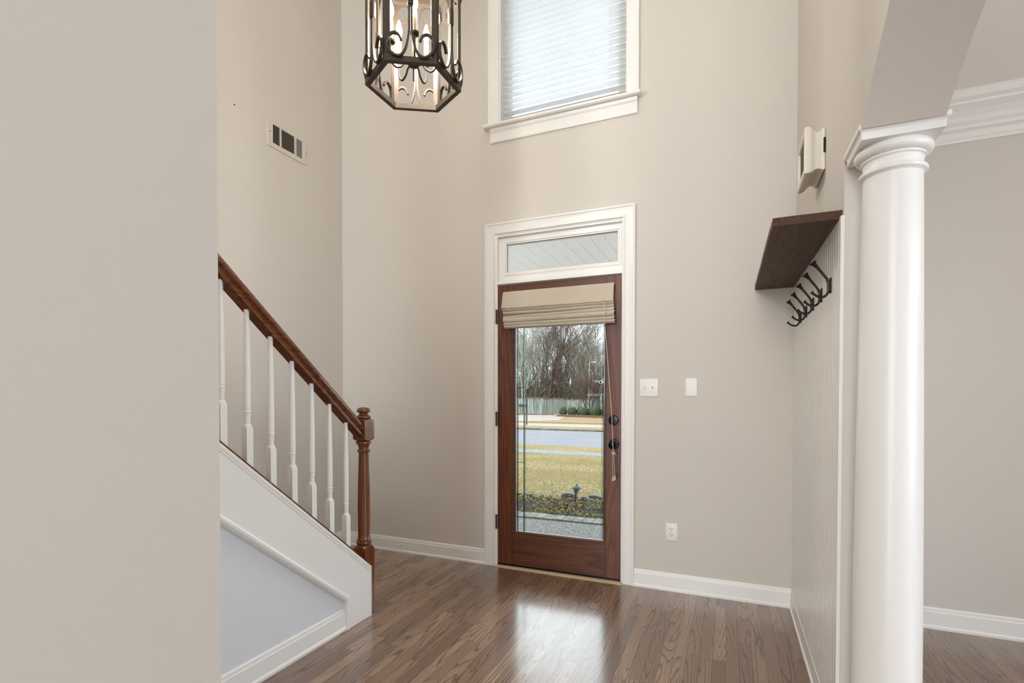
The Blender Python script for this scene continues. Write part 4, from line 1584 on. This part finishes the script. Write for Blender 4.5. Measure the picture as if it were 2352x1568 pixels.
# edging stones
for i, (x, y, a, l_, w_, h_, lab) in enumerate(((-2.03, 6.93, 0.10, 0.235, 0.10, 0.062, 'low curved grey edging stone left of the path light'),
                                   (-1.79, 6.86, -0.2, 0.10, 0.10, 0.045, 'small grey edging stone right behind the path light'),
                                   (-1.655, 6.98, -0.25, 0.24, 0.10, 0.05, 'grey edging stone right of the path light'),
                                   (-2.66, 6.80, 0.05, 0.26, 0.10, 0.04, 'flat grey edging stone at the left of the planting bed'),
                                   (-2.36, 6.86, 0.05, 0.20, 0.10, 0.02, 'half buried edging stone left of the middle of the bed'))):
    bm = nb()
    bx(bm, -0.5, 0.5, -0.5, 0.5, -0.5, 0.5)
    bmesh.ops.subdivide_edges(bm, edges=list(bm.edges), cuts=4, use_grid_fill=True)
    for v in bm.verts:
        p = v.co.copy()
        p = p.lerp(p.normalized() * 0.55, 0.35)
        p += Vector((noise.noise(p * 3 + Vector((i, 0, 0))), noise.noise(p * 3 + Vector((0, i, 5))), 0)) * 0.05
        X_, Y_ = p.x * l_, p.y * w_
        zz = -0.19 + h_ * (p.z + 0.5) + 0.02 * math.cos(p.x * 3)
        v.co = Vector((x + X_ * math.cos(a) - Y_ * math.sin(a), y + X_ * math.sin(a) + Y_ * math.cos(a), zz))
    tag(obj('edging_stone', bm, M['stone'], None, True), lab, 'stone', 'stones edging the planting bed')

# ground cover leaves
for nm, mt, cnt, sd, lab in (('ground_cover', 'leafa', 4400, 1, 'yellow green ground cover leaves spread over the planting bed'), ('fallen_leaves', 'leafb', 2900, 2, 'brown fallen leaves scattered over the planting bed')):
    bm = nb()
    rnd = random.Random(sd)
    k_ = 0
    while k_ < cnt:
        x = rnd.uniform(-4.2, 0.6)
        y = rnd.uniform(5.36, 6.86)
        dens = noise.noise(Vector((x * 2.3, y * 2.6, sd * 3.0))) + (0.25 if y > 6.3 else 0) - (0.1 if y < 5.6 else 0)
        if dens < rnd.uniform(-0.25, 0.35):
            continue
        z = -0.165 + rnd.uniform(0, 0.035)
        s_ = rnd.uniform(0.010, 0.024)
        mtx = Matrix.Translation((x, y, z)) @ Matrix.Rotation(rnd.uniform(0, 6.3), 4, 'Z') @ Matrix.Rotation(rnd.uniform(-0.7, 0.7), 4, 'X') @ Matrix.Rotation(rnd.uniform(-0.6, 0.6), 4, 'Y')
        q = [(0, -s_, 0), (s_ * 0.55, -s_ * 0.1, s_ * 0.2), (0, s_, 0), (-s_ * 0.55, -s_ * 0.1, s_ * 0.2)]
        v_ = [bm.verts.new(mtx @ Vector(p)) for p in q]
        bm.faces.new((v_[0], v_[1], v_[2]))
        bm.faces.new((v_[0], v_[2], v_[3]))
        k_ += 1
    tag(obj(nm, bm, M[mt]), lab, 'leaves', None, 'stuff')

# path light
pl_ = thing('path_light', (-1.86, 6.60, -0.18), 'small dark lantern path light leaning in the planting bed', 'path light')
def lean(bm_):
    for v in bm_.verts:
        v.co.x += (v.co.z + 0.18) * 0.10
    return bm_
cx2, cy2 = -1.86, 6.60
bm = lathe(nb(), [(0.009, -0.20), (0.009, -0.06), (0.014, -0.055), (0.016, -0.045), (0.012, -0.040)], cx2, cy2, 14)
obj('stake', lean(bm), M['blackext'], pl_, True)
bm = lathe(nb(), [(0.018, -0.042), (0.020, -0.03), (0.034, 0.022), (0.030, 0.023)], cx2, cy2, 16)
obj('lamp_glass', lean(bm), M['pondglass'], pl_, True)
bm = nb()
for k_ in range(6):
    a = k_ * math.pi / 3
    tube(bm, [(cx2 + 0.021 * math.cos(a), cy2 + 0.021 * math.sin(a), -0.042), (cx2 + 0.038 * math.cos(a), cy2 + 0.038 * math.sin(a), 0.024)], 0.0035, 6)
obj('cage', lean(bm), M['greenext'], pl_)
bm = lathe(nb(), [(0.070, 0.018), (0.072, 0.024), (0.062, 0.036), (0.040, 0.050), (0.018, 0.060), (0.008, 0.064), (0.010, 0.072), (0.006, 0.080), (0.002, 0.090)], cx2, cy2, 24)
obj('lamp_cap', lean(bm), M['greenext'], pl_, True)

# fence across the road
def fence_run(a, b, zt, label, panels, ptop=0.0):
    a, b = Vector(a), Vector(b)
    d_ = (b - a)
    Lf = d_.length
    d_ = d_.normalized()
    nn_ = Vector((-d_.y, d_.x))
    root = thing('fence', ((a.x + b.x) / 2, (a.y + b.y) / 2, GZ), label, 'fence')
    for pi in range(panels):
        bm_ = nb()
        s0, s1 = Lf * pi / panels, Lf * (pi + 1) / panels
        x_ = s0
        while x_ < s1 - 0.02:
            w_ = min(0.14, s1 - x_)
            dz_ = random.uniform(-0.02, 0.02)
            off = random.uniform(0, 0.012)
            p0 = a + d_ * (x_ + 0.004)
            p1 = a + d_ * (x_ + w_ - 0.004)
            q = [p0 + nn_ * off, p1 + nn_ * off, p1 + nn_ * (off + 0.02), p0 + nn_ * (off + 0.02)]
            lo_ = [bm_.verts.new((p.x, p.y, GZ)) for p in q]
            hi_ = [bm_.verts.new((p.x, p.y, zt + dz_)) for p in q]
            bm_.faces.new(hi_)
            for k_ in range(4):
                bm_.faces.new((lo_[k_], lo_[(k_ + 1) % 4], hi_[(k_ + 1) % 4], hi_[k_]))
            x_ += 0.14
        obj('fence_panel', bm_, M['fence'], root)
        pp = a + d_ * s1
        bm_ = bx(nb(), pp.x - 0.05, pp.x + 0.05, pp.y - 0.08, pp.y + 0.02, GZ, zt + 0.03)
        obj('post', bm_, M['fence'], root)
        bm_ = nb()
        pa, pb = a + d_ * s0, a + d_ * s1
        straight(bm_, [(-0.06, 0), (0.06, 0), (0.06, 0.05), (-0.06, 0.05)], (pa.x, pa.y, zt + 0.015), (pb.x, pb.y, zt + 0.015), (nn_.x, nn_.y, 0), (0, 0, 1))
        obj('cap_board', bm_, M['fencecap'], root)
    return root


fence_run((-27.0, 51.2), (-17.2, 48.9), 1.06, 'weathered board fence at the left across the road, with tan cap boards', 4)
fence_run((-17.2, 48.9), (-16.75, 54.6), 1.04, 'weathered fence section turning back toward the woods', 2)
fence_run((-16.75, 54.6), (-13.2, 55.4), 0.93, 'greyer fence section behind the reddish shrub tree', 2)

# clipped shrubs
def make_bush(x, y, rx, rz, seed, label):
    bm_ = nb()
    bmesh.ops.create_icosphere(bm_, subdivisions=4, radius=1.0)
    for v in bm_.verts:
        p = v.co.normalized()
        r_ = 1 + noise.noise(p * 2.2 + Vector((seed, 0, 0))) * 0.10 + noise.noise(p * 9 + Vector((seed, 3, 0))) * 0.10
        q = p * r_
        q.z = max(-0.85, min(0.9, q.z * 1.05))
        v.co = Vector((x + q.x * rx, y + q.y * rx, GZ + rz * (q.z + 0.85)))
    tag(obj('clipped_shrub', bm_, M['bush'], None, True), label, 'shrub', 'clipped shrubs along the brick edging')


for i, (x, y, rx, rz, lab) in enumerate(((-14.50, 47.2, 0.36, 0.50, 'leftmost round green shrub across the road'),
                                    (-13.60, 47.1, 0.42, 0.50, 'round green shrub second from the left across the road'),
                                    (-12.85, 47.4, 0.38, 0.52, 'third green shrub, set half behind its right neighbour'),
                                    (-12.45, 46.9, 0.50, 0.48, 'green shrub just left of the reddish multi stemmed tree'),
                                    (-11.75, 47.3, 0.46, 0.50, 'green shrub at the right foot of the reddish tree'),
                                    (-11.20, 46.7, 0.50, 0.50, 'green shrub right of the reddish multi stemmed tree'),
                                    (-10.35, 46.8, 0.42, 0.50, 'rightmost green shrub beside the brick house'))):
    make_bush(x, y, rx, rz, i * 3.1, lab)
bm = nb()
for r_ in range(2):
    for i in range(40):
        x = -14.5 + i * 0.22 + (0.11 if r_ else 0)
        y = 45.05 - (x + 14.5) * 0.33
        bx(bm, x, x + 0.205, y, y + 0.2, GZ + 0.03 + r_ * 0.10, GZ + 0.125 + r_ * 0.10)
tag(obj('brick_edging', bm, M['brick']), 'low red brick edging in front of the green shrubs', 'edging')

# house across the road (only its corner shows)
hs = thing('house', (-8.5, 48, GZ), 'corner of a pink brick house across the road', 'house')
bm = nb()
bx(bm, -9.70, -5.5, 44.5, 52, GZ, 2.45)
t = NT('pink_brick_wall')
bt = t.n('TexBrick')
bt.inputs['Scale'].default_value = 1.0
bt.inputs['Brick Width'].default_value = 0.22
bt.inputs['Row Height'].default_value = 0.12
bt.inputs['Mortar Size'].default_value = 0.012
bt.inputs['Color1'].default_value = dim(rgb(206, 160, 140), 0.36)
bt.inputs['Color2'].default_value = dim(rgb(188, 140, 120), 0.36)
bt.inputs['Mortar'].default_value = dim(rgb(220, 205, 190), 0.36)
mp = t.coords((1, 1, 1))
sp = t.n('SeparateXYZ'); t.l(mp, sp.inputs[0])
cb_ = t.n('CombineXYZ'); t.l(t.math('ADD', sp.outputs[0], sp.outputs[1]), cb_.inputs[0]); t.l(sp.outputs[2], cb_.inputs[1])
t.l(cb_.outputs[0], bt.inputs['Vector'])
t.base(bt.outputs['Color'])
t.rough(0.9)
obj('brick_wall', bm, t.m, hs)
bm = nb()
straight(bm, [(0, 0), (1.6, 0), (1.6, 0.18), (0, 0.18)], (-10.2, 43.9, 2.42), (-5.2, 43.9, 2.42), (0, 1, 0), (0, 0, 1))
bx(bm, -10.25, -10.05, 43.9, 53, 2.40, 2.62)
obj('eaves', bm, M['extwhite'], hs)
bm = nb()
v_ = [bm.verts.new(p) for p in ((-10.2, 43.9, 2.6), (-5, 43.9, 2.6), (-5, 53, 2.6), (-10.2, 53, 2.6), (-7.6, 46.5, 5.2), (-5, 46.5, 5.2), (-5, 50.4, 5.2), (-7.6, 50.4, 5.2))]
for f in ((0, 1, 5, 4), (1, 2, 6, 5), (2, 3, 7, 6), (3, 0, 4, 7), (4, 5, 6, 7)):
    bm.faces.new([v_[i] for i in f])
obj('roof', bm, M['roof'], hs)
ph = thing('carport', (-11.2, 52, GZ), 'white flat roofed carport beside the brick house', 'carport')
obj('roof', bx(nb(), -12.3, -10.0, 50.5, 53, 2.70, 2.86), M['extwhite'], ph)
obj('post', bx(nb(), -12.0, -11.9, 50.9, 51.0, GZ, 2.70), M['gatemetal'], ph)
obj('post', bx(nb(), -10.6, -10.5, 50.9, 51.0, GZ, 2.70), M['gatemetal'], ph)
gt = thing('gate', (-12.5, 53, GZ), 'grey picket gate under a white arbor left of the house', 'gate')
bm = nb()
for i in range(9):
    x = -12.95 + i * 0.11
    bx(bm, x, x + 0.03, 52.98, 53.02, GZ + 0.1, 0.85)
bx(bm, -12.98, -12.0, 52.97, 53.03, 0.70, 0.76)
bx(bm, -12.98, -12.0, 52.97, 53.03, GZ + 0.2, GZ + 0.27)
obj('gate_leaf', bm, M['gatemetal'], gt)
obj('gate_post', bx(nb(), -13.15, -13.0, 52.92, 53.08, GZ, 1.25), M['gatemetal'], gt)
obj('gate_post', bx(nb(), -11.98, -11.83, 52.92, 53.08, GZ, 1.25), M['gatemetal'], gt)
ar = thing('arbor', (-13.3, 56, GZ), 'white arbor above the gate left of the house', 'arbor')
bm = nb()
for i in range(6):
    bx(bm, -14.25 + i * 0.28, -14.17 + i * 0.28, 55.6, 56.6, 1.46, 1.56)
bx(bm, -14.35, -12.7, 55.7, 55.78, 1.36, 1.46)
bx(bm, -14.35, -12.7, 56.4, 56.48, 1.36, 1.46)
obj('top_slats', bm, M['extwhite'], ar)
for x in (-14.2, -12.85):
    obj('post', bx(nb(), x, x + 0.09, 55.7, 55.79, GZ, 1.40), M['extwhite'], ar)

# mailbox
mb = thing('mailbox', (-12.0, 31.0, GZ), 'dark mailbox on a post across the road', 'mailbox')
bm = lathe(nb(), [(0.08, GZ), (0.08, GZ + 0.06), (0.05, GZ + 0.10), (0.045, 1.05), (0.06, 1.08), (0.03, 1.14), (0.045, 1.19), (0.01, 1.24)], -11.98, 31.0, 12)
obj('post', bm, M['blackext'], mb, True)
bm = nb()
prm = [(-0.09, 0), (0.09, 0), (0.09, 0.12)] + [(0.09 * math.cos(R(a)), 0.12 + 0.09 * math.sin(R(a))) for a in range(15, 180, 15)] + [(-0.09, 0.12)]
straight(bm, prm, (-12.5, 31.0, 0.58), (-11.98, 31.0, 0.58), (0, 1, 0), (0, 0, 1))
obj('letter_box', bm, M['blackext'], mb)

# street lamp beyond the fence
sl_ = thing('street_lamp', (-14.36, 56.4, GZ), 'tall pale street lamp behind the reddish tree', 'street lamp')
bm = nb()
tube(bm, [(-14.36, 56.4, GZ), (-14.32, 56.4, 2.9), (-14.28, 56.4, 5.06)], [0.085, 0.065, 0.05], 8)
obj('pole', bm, M['extwhite'], sl_, True)
bm = nb()
tube(bm, [(-14.28, 56.4, 5.04), (-14.0, 56.4, 5.12), (-13.84, 56.4, 5.12)], 0.035, 6)
obj('arm', bm, M['extwhite'], sl_)
bm = nb()
straight(bm, [(-0.09, -0.03), (0.09, -0.03), (0.05, 0.09), (-0.05, 0.09)], (-13.92, 56.4, 5.09), (-13.54, 56.4, 5.06), (0, 1, 0), (0, 0, 1))
obj('lamp_head', bm, M['extwhite'], sl_)


# bare trees
def grow(bm_, p, d, length, rad, depth, rnd, droop=0.0, spread=0.55, kids=3, sides=4, wob=0.12, up=0.12):
    n_ = 4 if depth > 1 else 3
    pts_ = [p.copy()]
    dirs = []
    dd = d.copy()
    for i in range(n_):
        dd = (dd + Vector((rnd.uniform(-1, 1), rnd.uniform(-1, 1), rnd.uniform(-1, 1))) * wob + Vector((0, 0, up))).normalized()
        pts_.append(pts_[-1] + dd * (length / n_))
        dirs.append(dd.copy())
    r1 = rad * (0.62 if depth > 0 else 0.35)
    rads = [max(0.0075, rad + (r1 - rad) * i / n_) for i in range(n_ + 1)]
    tube(bm_, pts_, rads, sides if depth > 1 else 3, caps=False)
    if depth <= 0:
        return
    for k_ in range(kids + (1 if depth > 2 else 0)):
        idx = rnd.randint(1, n_) if k_ else n_
        base_d = dirs[idx - 1]
        perp = base_d.orthogonal().normalized()
        perp.rotate(Matrix.Rotation(rnd.uniform(0, 6.283), 3, base_d))
        nd = (base_d + perp * rnd.uniform(spread * 0.5, spread * 1.3)).normalized()
        grow(bm_, pts_[idx], nd, length * rnd.uniform(0.55, 0.82), rads[idx] * rnd.uniform(0.5, 0.72), depth - 1, rnd, droop, spread, kids, sides, wob, up)


def tree_mesh(name, seed, height, trunk_r, depth, **kw):
    rnd = random.Random(seed)
    bm_ = nb()
    tr = kw.pop('trunk', 0.35)
    grow(bm_, Vector((0, 0, 0)), Vector((rnd.uniform(-.06, .06), rnd.uniform(-.06, .06), 1)).normalized(), height * tr, trunk_r, depth, rnd, **kw)
    me_ = bpy.data.meshes.new(name)
    bm_.to_mesh(me_)
    bm_.free()
    return me_


tms = []
for i in range(5):
    m_ = tree_mesh('bare_tree', 100 + i, 17, 0.15, 5, kids=3, spread=0.6, up=0.09, trunk=0.29, wob=0.16)
    m_.materials.append(M[['bark', 'barklt', 'barkdk', 'bark', 'twigred'][i]])
    tms.append(m_)
rnd = random.Random(5)
cnt = 0
for i in range(60):
    yy = 57.5 + (i % 5) * 4.2 + rnd.uniform(-1.5, 1.5)
    fx = (i // 5) / 11.0 + rnd.uniform(-0.05, 0.05)
    xx = yy * (-0.445 + 0.25 * fx)
    o = bpy.data.objects.new('bare_woodland_tree', tms[rnd.randint(0, 4)])
    COL.objects.link(o)
    o.location = (xx, yy, GZ)
    s_ = rnd.uniform(0.75, 1.25)
    if fx > 0.75:
        s_ *= 0.72
    o.scale = (s_ * 0.9, s_ * 0.9, s_)
    o.rotation_euler = (0, 0, rnd.uniform(0, 6.28))
    tag(o, 'bare grey brown winter tree in the wood behind the fence', 'tree', 'bare winter trees of the wood')
# spreading tree just behind the fence corner
m_ = tree_mesh('spreading_bare_tree', 31, 12, 0.20, 6, kids=3, spread=0.75, up=0.08, trunk=0.22)
m_.materials.append(M['barkdk'])
o = bpy.data.objects.new('spreading_bare_tree', m_)
COL.objects.link(o)
o.location = (-17.9, 57.6, GZ)
o.scale = (0.85, 0.85, 0.9)
tag(o, 'wide spreading bare tree behind the fence corner', 'tree')
m_ = tree_mesh('tall_bare_tree', 44, 15, 0.17, 6, kids=2, spread=0.5, up=0.1, trunk=0.36)
m_.materials.append(M['barklt'])
o = bpy.data.objects.new('tall_bare_tree', m_)
COL.objects.link(o)
o.location = (-14.7, 62, GZ)
tag(o, 'tall pale forked bare tree standing against the sky at the right', 'tree')
m_ = bpy.data.meshes.new('multi_stem_tree')
bm = nb()
rnd = random.Random(9)
for k_ in range(6):
    a = k_ * 1.05 + 0.3
    grow(bm, Vector((0.06 * math.cos(a), 0.06 * math.sin(a), 0)), Vector((0.36 * math.cos(a), 0.30 * math.sin(a), 1)).normalized(), 1.75, 0.042, 4, rnd, 0, 0.45, 3, 5, 0.08, 0.10)
bm.to_mesh(m_)
bm.free()
m_.materials.append(M['twigred'])
o = bpy.data.objects.new('multi_stem_tree', m_)
COL.objects.link(o)
o.location = (-12.35, 48.3, GZ)
tag(o, 'reddish multi stemmed bare tree among the green shrubs', 'tree')

# undergrowth behind the fence: nobody could count it
bm = nb()
rnd = random.Random(3)
for i in range(7000):
    y = rnd.uniform(56.8, 66)
    x = y * rnd.uniform(-0.46, -0.18)
    h_ = rnd.uniform(1.0, 5.0) * (0.6 + 0.4 * rnd.random())
    lx, ly = rnd.uniform(-0.5, 0.5), rnd.uniform(-0.3, 0.3)
    w = rnd.uniform(0.006, 0.018)
    z0 = GZ + rnd.uniform(0, 2.0)
    a = (x, y, z0)
    tube(bm, [a, (x + lx * 0.4, y + ly * 0.4, z0 + h_ * 0.5), (x + lx, y + ly, z0 + h_)], [w, w * 0.8, w * 0.3], 3, caps=False)
tag(obj('undergrowth', bm, M['barkdk']), 'tangle of bare undergrowth twigs behind the fence', 'undergrowth', None, 'stuff')
# evergreen ivy patch on the trees
bm = nb()
rnd = random.Random(13)
for i in range(900):
    th = rnd.uniform(0, 6.28)
    x = -18.9 + rnd.gauss(0, 0.45)
    y = 58.5 + rnd.gauss(0, 0.4)
    z = rnd.uniform(1.0, 4.4)
    s_ = rnd.uniform(0.03, 0.07)
    mtx = Matrix.Translation((x, y, z)) @ Matrix.Rotation(rnd.uniform(0, 6.3), 4, 'Z') @ Matrix.Rotation(rnd.uniform(0, 3), 4, 'X')
    v_ = [bm.verts.new(mtx @ Vector(p)) for p in ((0, -s_, 0), (s_, 0, 0), (0, s_, 0), (-s_, 0, 0))]
    bm.faces.new(v_)
tag(obj('ivy', bm, M['bush']), 'patch of green ivy on the trees left of the spreading tree', 'ivy', None, 'stuff')
# leaf heap against the fence
bm = nb()
for i in range(500):
    x = rnd.uniform(-20.5, -15.6)
    y = 48.6 - (x + 17.2) * 0.02 - abs(rnd.gauss(0, 0.5))
    s_ = rnd.uniform(0.03, 0.07)
    mtx = Matrix.Translation((x, y, GZ + 0.06 + rnd.uniform(0, 0.06))) @ Matrix.Rotation(rnd.uniform(0, 6.3), 4, 'Z') @ Matrix.Rotation(rnd.uniform(-0.8, 0.8), 4, 'X')
    v_ = [bm.verts.new(mtx @ Vector(p)) for p in ((0, -s_, 0), (s_, 0, 0), (0, s_, 0), (-s_, 0, 0))]
    bm.faces.new(v_)
tag(obj('leaf_litter', bm, M['leafb']), 'brown leaf litter heaped against the fence foot', 'leaves', None, 'stuff')

# brown vine along the top of the left fence
bm = nb()
for i in range(1500):
    x = rnd.uniform(-22.5, -16.9)
    y = 49.7 - (x + 17.2) * 0.18 + rnd.uniform(0, 0.4)
    z = 1.02 + abs(noise.noise(Vector((x * 1.7, 0, 0)))) * 0.5 * rnd.random() + rnd.uniform(0, 0.12)
    s_ = rnd.uniform(0.025, 0.05)
    mtx = Matrix.Translation((x, y, z)) @ Matrix.Rotation(rnd.uniform(0, 6.3), 4, 'Z') @ Matrix.Rotation(rnd.uniform(0, 3), 4, 'X')
    v_ = [bm.verts.new(mtx @ Vector(p)) for p in ((0, -s_, 0), (s_, 0, 0), (0, s_, 0), (-s_, 0, 0))]
    bm.faces.new(v_)
tag(obj('vine', bm, M['brick']), 'reddish brown dry vine along the top of the left fence', 'vine', None, 'stuff')

# clear hook stuck on the door glass
wh = thing('glass_hook', (-1.057, D + 0.034, 1.63), 'small clear plastic hook stuck high on the door glass', 'hook')
mh = mat_plain('milky_plastic', rgb(186, 198, 202), 0.3)
bm = bbox_b(-1.066, -1.046, D + 0.027, D + 0.0355, 1.640, 1.715, 0.003)
obj('back_plate', bm, mh, wh, True)
bm = nb()
tube(bm, catmull([(-1.056, D + 0.027, 1.665), (-1.056, D + 0.020, 1.645), (-1.056, D + 0.012, 1.638), (-1.056, D + 0.006, 1.648)], 5), 0.005, 8)
obj('hook_arm', bm, mh, wh, True)
